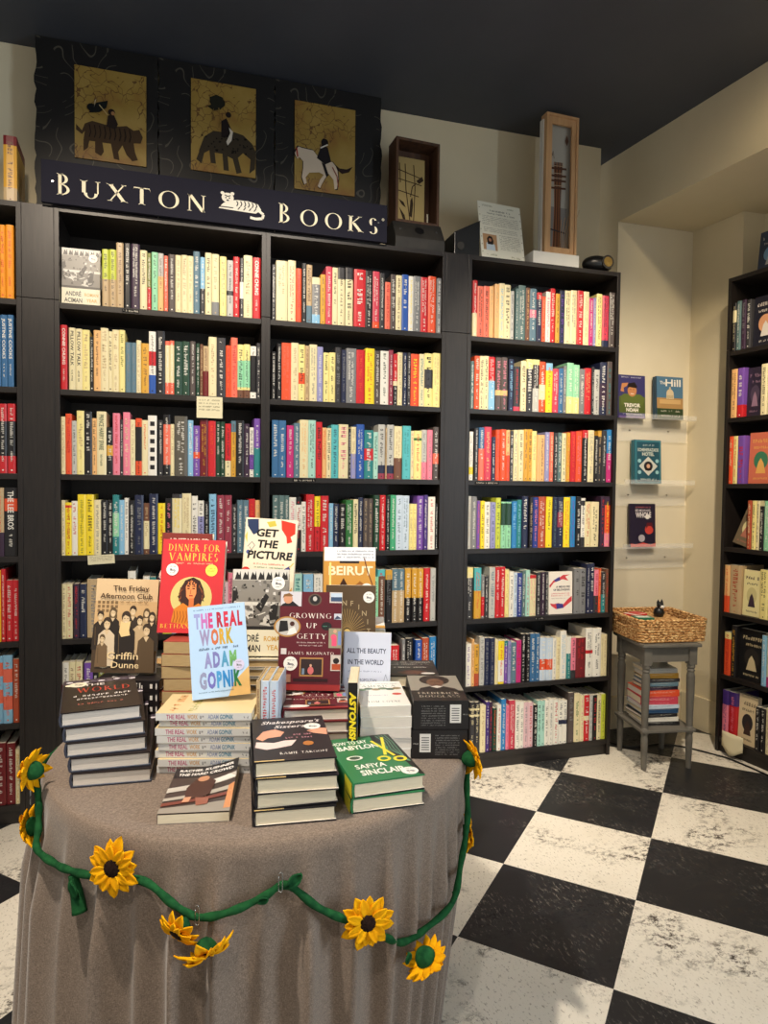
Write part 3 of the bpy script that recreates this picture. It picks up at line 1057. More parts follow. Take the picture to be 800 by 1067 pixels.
# ---------------------------------------------------------------- books in the rows
CN = {'L':'left bookcase','M':'middle bookcase','R':'right bookcase','F':'far-left bookcase','A':'bookcase at the right edge'}
ROWN = ['top','second','third','fourth','fifth','sixth','lowest']
CAM = Vector((-1.2433,-2.8597,1.3202))
specs = []
for key, txt in ROWS.items():
    case, row = key[0], int(key[1])-1; loc, rz = CASES[case][0], R_(CASES[case][1])
    Mc = Matrix.Translation(Vector(loc)) @ Matrix.Rotation(rz,4,'Z'); lines = txt.split('\n')
    extra = {('L',0):1,('R',4):0}.get((case,row),0)
    for i, line in enumerate(lines):
        x, W, H, main, bands, ink, title = parse(line)
        D = min(.2, max(.125, H*(.64+.05*((i*7) % 5)/5)))
        lim = {0:.335,}.get(row, SZ[row-1]-ST-SZ[row] if row else .3); H = min(H, lim-.012)
        p = Mc @ Vector((x, .010+.004*((i*5+row*3) % 4)/4, SZ[row]+.0003)); d = (p-CAM).length
        vis = 1.0
        if case == 'L' and row == 4 and i > 3: vis = .12
        if case == 'L' and row == 5: vis = .35
        if case == 'M' and row == 4 and i < 3: vis = .3
        if case == 'M' and row == 5: vis = .6
        if case == 'A': vis = .55
        if case == 'F' and x < .745: vis = .4
        if case == 'L' and row == 3 and i > 15: vis = .75
        specs.append(dict(key=key, i=i+extra, p=p, rz=rz, W=W, H=H, D=D, main=main, bands=bands, ink=ink, title=title, area=vis*W*H/d/d, case=case, row=row))
# ---------------------------------------------------------------- the round table
TC = Vector((-1.0528,-1.2634,0)); TZ = .72; TR = .468; YAW = -16.65
cy_, sy_ = math.cos(R_(-YAW)), math.sin(R_(-YAW))
def TF(u, v): return (TC.x+u*cy_+v*sy_, TC.y-u*sy_+v*cy_)       # table frame: u across, v away from the shop door side
RIDGES = [(-176,1),(-166,.8),(-155,1),(-144,.7),(-132,1.1),(-123,.5),(-114.8,1.0),(-106.3,1.1),(-97,.35),(-87.8,1.2),(-78,1.1),(-68.3,1.2),(-60.2,.9),(-54,.8),(-47.5,1),(-39,.9),(-30,.8),(-20,1)]
RIDGES += [(a, .6+.5*((a*7) % 5)/5) for a in range(-8, 180, 11)]
def skirt_r(deg, z):
    t = max(0, (TZ-.015-z)/(TZ-.015)); s = 0
    for a, w in RIDGES:
        d = (deg-a+180) % 360-180
        s += w*math.exp(-abs(d/(1.7+1.1*(d > 0)))**1.6)
    low = .5+.5*math.cos(R_(deg*5+40))
    return TR+.005+t*(.0-(.080 if abs(deg+16) < 90 else .045)*math.cos(R_(deg+16.65)))+(min(1,t*3.6)**1.1)*(.040*s-.012)+.012*min(1,t*2)*low*(1-min(1,s))
mb = MB(); NS = 420; rings = []
zs = [TZ-.012-.7*(k/46)**1.15*1.0 for k in range(47)]; zs[-1] = .012
prof = [(0.0,TZ),(.15,TZ),(.3,TZ),(.42,TZ),(.452,TZ-.0003)]+[(TR-.012+.014*math.sin(R_(a)), TZ-.014+.014*math.cos(R_(a))) for a in (20,40,60,80)]
vs = []; fs = []
for r, z in prof[1:]:
    for j in range(NS): a = 2*PI*j/NS; vs.append((TC.x+r*math.cos(a), TC.y+r*math.sin(a), z))
for z in zs[1:]:
    for j in range(NS):
        a = 360*j/NS; a = a if a <= 180 else a-360; r = skirt_r(a, z); vs.append((TC.x+r*math.cos(R_(a)), TC.y+r*math.sin(R_(a)), z))
nr = len(prof)-1+len(zs)-1
for k in range(nr-1):
    for j in range(NS): fs.append((k*NS+j,(k+1)*NS+j,(k+1)*NS+(j+1) % NS,k*NS+(j+1) % NS))
fs.append(tuple(range(NS)))
mb.add(vs, fs); cloth = mb.build('tablecloth','cloth',smooth=True)
tag(cloth, 'grey-brown woven cloth falling in folds over the round table', 'tablecloth')
tr = empty('round_table', (TC.x,TC.y,0)); tag(tr, 'round display table wholly covered by the grey-brown cloth', 'table')
mb = MB(); mb.lathe([(.0,TZ-.03),(.455,TZ-.03),(.455,TZ-.003),(0,TZ-.003)], 64, caps=False); mb.build('table_top','oak',tr)
mb = MB(); mb.lathe([(.05,.03),(.035,.1),(.03,.4),(.04,TZ-.031)], 24); mb.build('pedestal','oak',tr)
mb = MB(); mb.lathe([(.26,.001),(.26,.02),(.05,.04)], 40); mb.build('foot','oak',tr)

# ---- covers
def a_world(a):
    a.rect(0,0,1,1,(34,26,26)); a.rect(0,.86,1,1,(60,50,62))
    for k in range(9): a.ell(.08+.11*k,.93-.015*(k % 3),.05,.022,[(214,208,214),(90,80,96)][k % 2],10)
    a.text('THE',.42,.76,.07,(206,196,190),bold=.02); a.text('WORLD',.55,.56,.14,(176,58,44),width=.72,serif=True)
    a.fake(.14,.86,.42,.05,(226,220,214)); a.fake(.14,.84,.33,.04,(206,200,194)); a.fake(.2,.8,.18,.035,(176,98,84))
    a.ell(.16,.82,.14,.045,(226,216,190),20)
def a_black_marks(a):
    a.rect(0,0,1,1,(28,24,26)); a.fake(.04,.7,.2,.6,(226,222,214)); a.rect(.86,.3,.9,.7,(226,222,214)); a.ell(.96,.5,.012,.3,(226,222,214),10)
SEP = [(92,74,50),(132,108,76),(176,148,108),(206,182,144),(58,44,32)]
def figure(a, cu, cv, s, skin, hair, dress):
    a.poly([(cu-.1*s,cv-.3*s),(cu-.085*s,cv-.08*s),(cu-.03*s,cv-.045*s),(cu+.03*s,cv-.045*s),(cu+.085*s,cv-.08*s),(cu+.1*s,cv-.3*s)], dress)
    a.rect(cu-.014*s,cv-.06*s,cu+.014*s,cv-.02*s,SEP[2]); a.poly([(cu-.03*s,cv-.048*s),(cu,cv-.085*s),(cu+.03*s,cv-.048*s)],SEP[3])
    a.ell(cu,cv+.010*s,.044*s,.036*s,hair,14)
    if int(cu*100) % 3 == 0: a.poly([(cu-.046*s,cv+.02*s),(cu-.056*s,cv-.05*s),(cu-.026*s,cv-.05*s),(cu+.026*s,cv-.05*s),(cu+.056*s,cv-.05*s),(cu+.046*s,cv+.02*s)],hair)
    a.ell(cu,cv-.008*s,.033*s,.033*s,skin,12); a.poly([(cu-.033*s,cv+.004*s),(cu-.01*s,cv+.02*s),(cu+.033*s,cv+.006*s),(cu+.03*s,cv+.028*s),(cu-.03*s,cv+.028*s)],hair)
    a.rect(cu-.020*s,cv-.004*s,cu-.009*s,cv,SEP[4]); a.rect(cu+.009*s,cv-.004*s,cu+.020*s,cv,SEP[4]); a.rect(cu-.012*s,cv-.026*s,cu+.012*s,cv-.021*s,(226,206,176)); a.line([(cu-.06*s,cv-.1*s),(cu-.05*s,cv-.26*s)],.012,SEP[0])
def a_friday(a):
    a.rect(0,0,1,1,(196,162,116)); a.rect(0,.76,1,1,(206,178,138)); a.rect(0,0,1,.3,(70,54,38)); a.rect(0,.3,1,.5,(110,88,60))
    for i in range(5):
        for j in range(3): a.rect(.04+.07*i,.64+.045*j,.085+.07*i,.672+.045*j,(120,96,66))
    for (x,y,s,h,d) in [(.1,.6,1.2,4,(46,36,28)),(.3,.64,1.2,0,(40,32,26)),(.62,.66,1.25,4,(54,42,32)),(.84,.64,1.1,0,(176,150,112)),(.93,.6,1.2,4,(48,38,28)),(.74,.56,1.2,4,(186,160,122)),(.22,.52,1.5,4,(206,188,160)),(.52,.58,1.7,4,(36,28,22)),(.86,.46,1.5,4,(84,66,44)),(.16,.36,1.0,0,(110,88,62))]:
        figure(a,x,y,s,SEP[3],SEP[h],d)
    a.poly([(.42,.43),(.44,.55),(.5,.53),(.6,.55),(.58,.45),(.6,.4),(.46,.38)],(226,196,140))
    a.text('The Friday',.57,.875,.052,(62,40,26),width=.58,bold=.012); a.text('Afternoon Club',.5,.79,.052,(62,40,26),width=.84,bold=.012)
    a.fake(.4,.85,.745,.018,(110,82,50)); a.text('Griffin',.5,.145,.075,(228,204,158),width=.5,bold=.006); a.text('Dunne',.55,.055,.065,(228,204,158),width=.44,bold=.006)
def a_vampires(a):
    a.rect(0,0,1,1,(202,48,54)); a.text('DINNER FOR',.5,.875,.075,(240,196,74),width=.82,serif=True); a.text('VAMPIRES',.5,.77,.085,(240,196,74),width=.78,serif=True)
    a.fake(.22,.8,.735,.016,(238,190,150)); a.ell(.5,.38,.33,None,(206,190,118),36)
    S = lambda pts: [(.5+(x-.5)*.78, .37+(y-.40)*.86) for x, y in pts]
    a.poly(S([(.26,.5),(.24,.4),(.3,.34),(.28,.28),(.38,.26),(.46,.3),(.6,.26),(.7,.28),(.72,.36),(.78,.42),(.74,.52),(.66,.62),(.52,.66),(.36,.62)]),(58,30,22))
    a.poly(S([(.12,.10),(.16,.26),(.34,.34),(.5,.28),(.66,.34),(.86,.24),(.92,.10),(.5,.06)]),(206,122,34))
    a.poly(S([(.38,.54),(.4,.42),(.47,.37),(.55,.38),(.6,.46),(.59,.58),(.5,.62),(.41,.6)]),(232,142,84)); a.poly(S([(.46,.28),(.56,.28),(.56,.4),(.46,.4)]),(206,112,58))
    for x in (.435,.54): a.poly(S([(x-.025,.512),(x+.025,.512),(x+.025,.526),(x-.025,.526)]),(48,22,18)); a.poly(S([(x-.03,.54),(x+.03,.54),(x+.03,.549),(x-.03,.549)]),(60,28,18))
    a.line(S([(.49,.51),(.475,.46),(.495,.455)]),.008,(160,70,38)); a.poly(S([(.46,.424),(.53,.424),(.53,.438),(.46,.438)]),(160,34,30))
    rn = random.Random(9)
    for k in range(44):
        t = rn.uniform(-.3,3.5); r_ = rn.uniform(.85,1.1); x, y = .5+.24*r_*math.cos(t), .48+.17*r_*math.sin(t)-.03; a.line(S([(x,y),(x+rn.uniform(-.02,.02),y-.025),(x+rn.uniform(-.03,.03),y-.05)]),.012,rn.choice([(40,20,14),(110,58,34),(150,84,44),(76,38,26)])); a.k -= .8
    for k in range(12): x = .16+.062*k; a.line(S([(x,.1),(x+.03,.17),(x+.01,.24)]),.01,(150,76,20)); a.k -= .8
    a.text('BETHANY JOY',.45,.05,.045,(240,176,64),width=.82,serif=True)
def a_brownred(a): a.rect(0,0,1,1,(122,48,42)); a.text('UNSTAMBLED',.55,.9,.045,(228,214,200),width=.78,bold=.02); a.ell(.1,.56,.14,None,(224,190,180),20)
RW = [(214,150,196),(196,92,152),(206,72,110),0,(196,54,70),(206,40,60),(176,34,50),(196,40,56)]
RW1 = [(150,156,206),(190,110,180),(200,70,130),(0,0,0),(176,34,60),(206,46,70),(196,40,60),(176,34,60)]
RW2 = [(150,140,180),(200,110,70),(206,160,50),(190,160,40)]
RW3 = [(140,140,190),(120,120,180),(80,150,186),(110,170,100)]
RW4 = [(140,146,180),(110,110,186),(70,150,206),(40,130,196),(30,110,180),(28,110,60)]
def a_realwork(a):
    a.rect(0,0,1,1,(176,206,236)); a.poly([(.72,.14),(1,.3),(1,0),(.62,0)],(214,176,110)); a.fake(.1,.92,.95,.014,(60,96,130))
    for (t,u,v,h,wd,cl) in [('THE REAL',.52,.76,.15,.84,RW1),('WORK',.47,.575,.155,.58,RW2),('ADAM',.52,.33,.15,.56,RW3),('GOPNIK',.5,.11,.16,.72,RW4)]:
        a.text(t,u,v,h,None,width=wd,bold=.05,cols=cl)
    a.fake(.16,.84,.515,.025,(50,76,110)); a.fake(.12,.72,.06,.012,(80,110,140))
def s_realwork(a):
    a.rect(0,0,1,1,(214,214,210)); a.text('THE REAL',.21,.2,.6,(176,70,110),width=.2,bold=.02); a.text('WORK',.385,.2,.6,(196,150,90),width=.11,bold=.02)
    a.fake(.46,.53,.25,.4,(120,120,120)); a.text('ADAM',.6,.2,.6,(140,150,176),width=.11,bold=.02); a.text('GOPNIK',.74,.2,.6,(40,120,150),width=.14,bold=.02); a.fake(.9,.96,.3,.3,(110,110,110))
def a_hardcrowd(a):
    a.rect(0,0,1,1,(70,56,50)); a.rect(.0,.76,1,1,(30,26,26)); a.text('RACHEL KUSHNER',.5,.9,.05,(236,232,226),width=.86,bold=.03,shear=.1); a.text('THE HARD CROWD',.5,.8,.055,(236,232,226),width=.86,bold=.03,shear=.1)
    a.poly([(0,.52),(1,.72),(1,.6),(0,.42)],(196,190,180)); a.poly([(.55,.62),(.9,.7),(1,.62),(.6,.54)],(226,222,214)); a.poly([(0,.3),(1,.48),(1,.4),(0,.24)],(176,168,156))
    a.poly([(0,.2),(1,.36),(1,.3),(0,.14)],(120,60,46)); a.poly([(0,.1),(1,.2),(1,0),(0,0)],(150,142,130)); a.poly([(.9,.05),(1,.06),(1,.5),(.92,.46)],(206,140,90))
    a.poly([(.3,.3),(.28,.5),(.38,.68),(.55,.72),(.7,.6),(.66,.34),(.5,.26)],(74,40,28)); a.ell(.5,.68,.09,.06,(196,140,104),14); a.poly([(.3,.3),(.28,.2),(.38,.2),(.4,.3)],(206,150,116)); a.poly([(.46,.28),(.5,.12),(.66,.14),(.66,.26)],(150,90,70))
def a_shake(a):
    a.rect(0,0,1,1,(30,27,31)); a.text("Shakespeare's",.52,.84,.075,(232,224,220),width=.8,bold=.006,shear=.3); a.text('Sisters',.5,.725,.07,(232,224,220),width=.42,bold=.006,shear=.3)
    a.poly([(.04,.5),(.14,.66),(.3,.7),(.42,.62),(.36,.52),(.2,.5),(.12,.44)],(222,158,128)); a.poly([(.98,.5),(.8,.56),(.72,.62),(.86,.68),(1,.66)],(222,158,128)); a.line([(.8,.6),(.62,.62)],.01,(60,40,34))
    a.poly([(.02,.3),(.04,.42),(.26,.38),(.4,.42),(.56,.42),(.48,.3),(.3,.26),(.16,.24)],(232,206,200)); a.fake(.46,.76,.53,.03,(200,140,150)); a.fake(.42,.78,.46,.03,(200,140,150)); a.ell(.7,.33,.07,.05,(176,112,52),14)
    a.text('RAMIE TARGOFF',.62,.12,.045,(226,220,212),width=.6,serif=True); a.rect(0,0,.36,.018,(206,178,120))
def s_dark(a): a.rect(0,0,1,1,(30,27,31)); a.fake(.1,.6,.3,.4,(120,112,112))
def a_babylon(a):
    a.rect(0,0,1,1,(44,118,72)); a.text('HOW TO SAY',.32,.83,.075,(236,236,226),width=.54,bold=.02); a.text('BABYLON',.4,.7,.095,(236,236,226),width=.62,bold=.03)
    a.poly([(.7,1),(1,1),(1,0),(.94,.02),(.9,.35),(.74,.5),(.84,.68),(.68,.84)],(26,30,30))
    for k in range(4): a.line([(.78+.05*k,.98),(.84+.04*k,.8),(.8+.05*k,.62),(.94,.44-.04*k),(.97,.3)],.012,(96,150,120))
    y = (226,212,50); a.line([(.86,.92),(.7,.5)],.045,y); a.line([(.66,.86),(.82,.46)],.045,y); a.ell(.64,.42,.1,.06,y,18); a.ell(.64,.42,.055,.032,(44,118,72),14); a.ell(.86,.38,.1,.06,y,18); a.ell(.86,.38,.055,.032,(44,60,50),14)
    a.ell(.24,.5,.12,.05,(226,226,214),20); a.ell(.24,.5,.08,.034,(60,80,70),18)
    a.text('SAFIYA',.38,.26,.085,(236,236,226),width=.44,bold=.02); a.text('SINCLAIR',.5,.12,.1,(236,236,226),width=.64,bold=.03)
def s_babylon(a): a.rect(0,0,1,1,(40,112,68)); a.fake(.08,.55,.3,.4,(120,176,196)); a.rect(.78,0,1,1,(200,190,50))
def a_roma(a):
    a.rect(0,0,1,1,(176,172,162)); a.rect(0,.88,1,1,(206,204,196))
    for k in range(7): a.poly([(.03+.14*k,.88),(.07+.14*k,.97),(.11+.14*k,.93),(.13+.14*k,.98),(.15+.14*k,.88)],(34,32,32))
    a.rect(0,.62,1,.87,(136,132,124)); a.rect(0,.58,1,.62,(214,212,204)); a.rect(0,.34,1,.58,(116,112,106))
    a.poly([(.0,.4),(.1,.72),(.06,.8),(.0,.78)],(30,28,28)); a.poly([(.42,.56),(.6,.72),(.66,.68),(.52,.5)],(28,26,26)); a.poly([(.2,.5),(.36,.62),(.4,.5),(.3,.42)],(206,204,196))
    a.ell(.72,.42,.1,None,(30,28,28),16); a.ell(.72,.42,.07,None,(150,146,138),16); a.poly([(.62,.4),(.7,.58),(.84,.62),(.8,.42)],(34,32,30)); a.poly([(.5,.36),(.6,.46),(.7,.34)],(206,202,192)); a.line([(.06,.5),(.36,.44),(.6,.5)],.02,(220,218,208))
    rn = random.Random(5)
    for k in range(70):
        x, y, q = rn.random()*.94, .36+rn.random()*.5, rn.uniform(.02,.07); g = rn.choice((24,40,70,100,150,190,214)); a.poly([(x,y),(min(1,x+q),y+rn.uniform(-.02,.01)),(min(1,x+q*rn.uniform(.5,1.1)),min(.87,y+q*.6)),(x+q*.1,min(.87,y+q*.5))],(g,g-3,g-8)); a.k -= .7
    a.rect(0,.3,1,.34,(34,32,32)); a.rect(0,0,1,.3,(228,222,196))
    a.text('ANDRÉ',.3,.165,.075,(26,24,24),width=.4,bold=.02); a.text('ACIMAN',.3,.05,.075,(26,24,24),width=.46,bold=.02)
    a.text('ROMAN',.77,.17,.055,(206,160,60),width=.36,bold=.02); a.text('YEAR',.78,.07,.055,(206,160,60),width=.28,bold=.02)
def a_picture(a):
    a.rect(0,0,1,1,(230,218,192)); a.poly([(.02,.98),(.24,.99),(.26,.84),(.16,.8),(.04,.9)],(34,50,84)); a.poly([(.68,.99),(.96,.96),(.97,.84),(.88,.8),(.92,.74),(.82,.72),(.8,.8),(.7,.88)],(206,52,34))
    a.poly([(.4,.96),(.56,.98),(.6,.92),(.46,.9)],(196,180,70)); a.ell(.06,.37,.09,None,(206,44,34),16); a.poly([(.8,.42),(.9,.46),(.92,.42),(.82,.38)],(66,60,116)); a.line([(.9,.44),(.98,.5)],.02,(206,190,90))
    a.line([(.06,.66),(.14,.72),(.2,.68),(.14,.62),(.1,.66)],.012,(120,112,120)); a.ell(.08,.6,.04,None,(84,96,150),10); a.line([(.94,.62),(.9,.56)],.03,(60,110,150)); a.poly([(0,.78),(.04,.84),(.05,.7)],(214,190,90))
    a.text('GET',.42,.79,.085,(20,20,22),width=.42,bold=.035,shear=.12); a.text('THE',.44,.66,.085,(20,20,22),width=.4,bold=.035,shear=.12); a.text('PICTURE',.5,.53,.085,(20,20,22),width=.86,bold=.035,shear=.12)
    for k, v in enumerate((.46,.42,.38,.34)): a.fake(.2+.02*k,.78,v,.016,[(206,90,80),(96,150,120)][k % 2])
    a.rect(.0,.0,1,.28,(226,214,186)); a.poly([(.86,.1),(.98,.22),(.96,.0)],(206,150,70)); a.line([(.7,.2),(.9,.12)],.02,(40,40,70))
def a_getty(a):
    a.rect(0,0,1,1,(92,24,36)); a.rect(0,.85,.34,1,(206,204,210)); a.poly([(0,.85),(.03,.87),(.1,.89),(.12,.9),(.2,.9),(.26,.87),(.3,.85)],(30,26,30)); a.ell(.12,.925,.075,.05,(206,150,116),16); a.poly([(.03,.93),(.05,.97),(.14,.985),(.2,.96),(.18,.95),(.07,.95)],(130,92,52))
    a.ell(.56,.92,.11,.062,(96,78,66),22); a.ell(.56,.92,.085,.05,(36,34,34),18); a.ell(.56,.93,.035,.025,(196,190,184),12); a.rect(.8,.89,1,1,(206,196,190)); a.rect(.82,.905,1,.99,(60,80,110)); a.rect(.82,.95,1,.99,(190,206,224))
    a.text('GROWING',.49,.73,.05,(232,222,212),width=.68,serif=True); a.text('UP',.52,.63,.05,(232,222,212),width=.18,serif=True); a.text('GETTY',.52,.52,.05,(232,222,212),width=.48,serif=True)
    a.ell(.12,.64,.22,.105,(176,130,70),26); a.ell(.12,.64,.19,.09,(190,186,180),24); a.poly([(-.02,.58),(.0,.7),(.12,.7),(.14,.6)],(30,28,28)); a.poly([(.12,.56),(.16,.62),(.24,.64),(.28,.58),(.2,.56)],(232,228,222)); a.ell(.2,.67,.04,.025,(70,40,34),10)
    a.ell(.76,.65,.085,.042,(30,32,32),20); a.fake(.7,.82,.645,.01,(90,150,130)); a.rect(.88,.72,1,.78,(196,200,210)); a.poly([(.88,.72),(.93,.76),(1,.73)],(60,70,96))
    a.rect(.8,.43,1,.63,(150,146,120)); a.ell(.88,.54,.05,.03,(226,90,120),12); a.rect(.85,.45,.93,.53,(226,84,120)); a.rect(.95,.46,1,.6,(120,140,190)); a.ell(.9,.6,.03,.02,(206,160,130),10)
    a.fake(.28,.74,.475,.012,(226,206,200)); a.fake(.32,.7,.445,.012,(226,206,200)); a.text('JAMES REGINATO',.52,.36,.028,(232,222,212),width=.74,serif=True); a.rect(.03,.36,.12,.42,(210,204,200))
    a.rect(.34,.14,.72,.33,(176,130,76)); a.rect(.36,.155,.7,.315,(48,34,34)); a.ell(.52,.2,.05,.04,(206,110,110),12); a.ell(.52,.25,.02,.015,(206,160,130),8); a.rect(.38,.16,.42,.22,(120,140,160))
    a.rect(.84,.2,1,.36,(200,190,180)); a.ell(.93,.3,.05,.03,(32,28,28),12); a.rect(.86,.21,1,.27,(176,76,40)); a.rect(0,.0,1,.06,(150,44,44)); a.rect(.0,.08,.2,.16,(150,110,90)); a.rect(.24,.09,.8,.12,(46,16,22))
def a_gettytop(a): a_getty(a); a.ell(.2,.1,.2,.05,(232,228,222),20)
def a_beirut(a):
    a.rect(0,0,1,1,(200,146,66)); a.rect(0,.82,1,1,(222,226,232))
    for k in range(3): a.fake(.25,.95,.94-.04*k,.018,(70,76,96))
    a.rect(.3,.79,.68,.82,(36,30,30)); a.text('BEIRUT',.52,.64,.11,(240,226,190),width=.86,bold=.03,serif=False); a.poly([(0,.0),(.2,.3),(.3,.5),(.5,.44),(.7,.56),(1,.4),(1,0)],(150,96,44)); a.poly([(.3,.5),(.38,.6),(.46,.5)],(60,34,24)); a.line([(.78,.86),(.84,.7),(.95,.5)],.02,(96,46,34)); a.rect(.1,.5,.14,.8,(240,214,130))
def a_infinite(a):
    a.rect(0,0,1,1,(84,66,46)); cu, cv = .42, .48
    for k in range(40):
        t = R_(9*k); a.line([(cu+.08*math.cos(t),cv+.055*math.sin(t)),(cu+.38*math.cos(t),cv+.26*math.sin(t))],.009,(176,146,92)); a.k -= 1
    a.ell(cu,cv,.07,None,(236,206,126),18); wd = 'INFINITE'
    for i, ch in enumerate(wd):
        t = R_(118-i*20); a.text(ch,cu+.44*math.cos(t),cv+.30*math.sin(t),.055,(176,156,120),bold=.01)
    a.text('A',.2,.82,.06,(176,156,120)); a.line([(.8,.3),(.76,.22),(.8,.12),(.76,.04)],.014,(190,166,120)); a.line([(.84,.34),(.8,.28)],.014,(190,166,120))
def a_beauty(a):
    a.rect(0,0,1,1,(208,214,230)); a.text('ALL THE BEAUTY',.48,.78,.05,(56,66,90),width=.84,bold=.02); a.text('IN THE WORLD',.47,.66,.05,(56,66,90),width=.76,bold=.02)
    a.fake(.1,.8,.58,.016,(130,140,170)); a.text('THE METROPOLITAN',.4,.48,.03,(90,100,124),width=.62,bold=.01); a.text('MUSEUM OF ART',.5,.4,.03,(90,100,124),width=.5,bold=.01); a.line([(.88,.44),(.94,.5),(.9,.56),(.86,.48)],.008,(110,120,140)); a.fake(.3,.7,.3,.02,(120,130,160)); a.text('AND ME',.5,.2,.03,(90,100,124),bold=.01)
def a_america(a):
    a.rect(0,0,1,1,(236,234,228)); a.fake(.12,.9,.88,.025,(90,96,110)); a.text('AMERICA',.5,.76,.075,(110,130,120),width=.72,serif=True)
    for k in range(6): a.ell(.12+.15*k,.66+.03*(k % 2),.1,.045,[(96,120,84),(70,96,70),(150,130,90)][k % 3],12)
    a.ell(.82,.46,.1,.04,(206,76,66),18); a.fake(.2,.6,.4,.03,(150,150,180)); a.text('TOM COYNE',.5,.14,.06,(60,76,90),width=.66,serif=True)
def s_astonish(a): a.rect(0,0,1,1,(26,24,22)); a.text('ASTONISH ME!',.53,.2,.62,(240,214,40),width=.84,bold=.05,shear=.2)
def a_astonish(a): a.rect(0,0,1,1,(196,150,50)); a.rect(0,.75,1,1,(228,222,206)); a.rect(0,.4,1,.6,(40,80,110))
def a_douglass(a):
    a.rect(0,0,1,1,(30,27,27)); a.rect(0,.38,1,1,(150,144,132)); a.poly([(.1,.3),(.2,.48),(.42,.56),(.6,.56),(.86,.46),(.95,.3)],(34,30,30)); a.ell(.52,.8,.3,.2,(46,38,34),24); a.ell(.52,.7,.17,.16,(112,80,62),20)
    a.rect(.42,.73,.49,.745,(40,28,22)); a.rect(.55,.73,.62,.745,(40,28,22)); a.line([(.52,.72),(.5,.66),(.54,.655)],.012,(70,46,36)); a.rect(.46,.61,.58,.622,(60,34,28)); a.poly([(.4,.53),(.52,.47),(.64,.53),(.52,.57)],(214,208,198))
    a.text('FREDERICK',.5,.24,.075,(196,186,168),width=.76,serif=True); a.text('DOUGLASS',.5,.12,.075,(196,186,168),width=.74,serif=True)
def barcode_face(left):
    def f(a):
        a.rect(0,0,1,1,(26,24,25)); x = .14 if left else .66
        a.rect(x,.22,x+.2,.88,(214,212,206))
        for k in range(6): a.rect(x+.03,.3+.085*k,x+.17,.33+.085*k,(50,50,54))
        u0, u1 = (.42,.86) if left else (.14,.58)
        for k in range(9): a.fake(u0,u1,.12+.085*k,.04,(132,130,128))
        a.fake(.02 if left else .9,.1 if left else .97,.5,.05,(180,178,172))
    return f
def a_blacktext(a): a.rect(0,0,1,1,(36,33,33)); a.fake(.08,.92,.84,.05,(206,200,192)); a.fake(.08,.92,.7,.05,(206,200,192)); a.fake(.1,.8,.5,.05,(206,200,192)); a.ell(.5,.2,.3,.12,(84,50,40),20); a.ell(.8,.14,.14,.05,(226,222,214),18)
def a_gold(a): a.rect(0,0,1,1,(226,226,222)); a.rect(0,0,1,.25,(206,156,70)); a.fake(.1,.8,.6,.06,(60,66,86))
def s_gold(a): a.rect(0,0,1,1,(206,156,70)); a.rect(0,0,.3,1,(226,226,222)); a.fake(.4,.9,.3,.4,(60,44,30))
def plain(col, ink='wh'):
    def f(a): a.rect(0,0,1,1,col); a.fake(.12,.88,.74,.07,ink); a.fake(.16,.8,.6,.07,ink); a.fake(.2,.76,.14,.04,ink)
    return f

BK = 'book'
def bookrow(maker, n, t, x, y, z, deg, labels, group, jit=0, page=None):
    first = None; outl = []
    for k in range(n):
        if first is None: o = first = maker(); c = o
        else: c = copy_tree(first)
        jx = (((k*37) % 11)/11-.5)*jit; jd = (((k*53) % 13)/13-.5)*jit*140
        lie(c, x+jx, y+jx*.6, z+k*(t+.0006), deg+jd)
        tag(c, labels[k], BK, group); outl.append(c)
    return outl
def pos(n): return {1:['only'],}.get(n)
HT = ['lowest','second from the bottom','third from the bottom','fourth from the bottom','fifth from the bottom','sixth from the bottom','seventh from the bottom','eighth from the bottom']
# left stack
p = (-1.4495,-1.431)
mk = lambda: make_book('book', .150, .232, .0288, (34,26,26), spine=(56,60,74), back=(52,56,68), art=a_world, page='paper_grey', flap=(96,104,120))
for k in range(5):
    if k == 0: o1 = mk(); c = o1
    else: c = copy_tree(o1)
    lie(c, p[0]-.005*k+(.002 if k % 2 else 0), p[1]+.003*k, TZ+.0008+k*.0294, -3.5+k*2.6)
    tag(c, ['dark hardcover with pale page edges, lowest in the left front table stack','dark hardcover, second from the bottom in the left front table stack','dark hardcover, middle one of five in the left front table stack','dark hardcover, fourth from the bottom in the left front table stack','dark hardcover with red title, topmost of the left front table stack'][k], BK, 'five dark hardcovers stacked at the left of the table')
    if k == 4: sticker(c, (.03,.19,.0288), (1,0,0), (0,1,0), .018, (226,216,190))
# black stack behind it (spines towards the aisle)
bx = TF(-.249,-.0)
mk = lambda: make_book('book', .15, .152, .0265, (28,24,26), art=a_black_marks, sart=a_black_marks)
for k in range(5):
    o1, c = (lambda q: (q, q))(mk()) if k == 0 else (o1, copy_tree(o1))
    lie(c, bx[0], bx[1], TZ+.0008+k*.0272, 90+YAW+(k % 2)*1.5)
    tag(c, f"black book, {HT[k]} of the stack behind the left hardcovers", BK, 'black books stacked behind the left hardcovers')
zb = TZ+.0008+5*.0272
# friday afternoon club
fr = stand(make_book('book', .152, .226, .022, (150,118,78), art=a_friday, page='paper_tan'), .152, .226, .022, (*TF(-.352,.048), zb+.001), YAW-.5, 9, -.6)
tag(fr, 'sepia hardcover with a group photograph, standing behind the left stack', BK); sticker(fr, (.03,.03,.022), (1,0,0), (0,1,0), .019, (226,214,180))
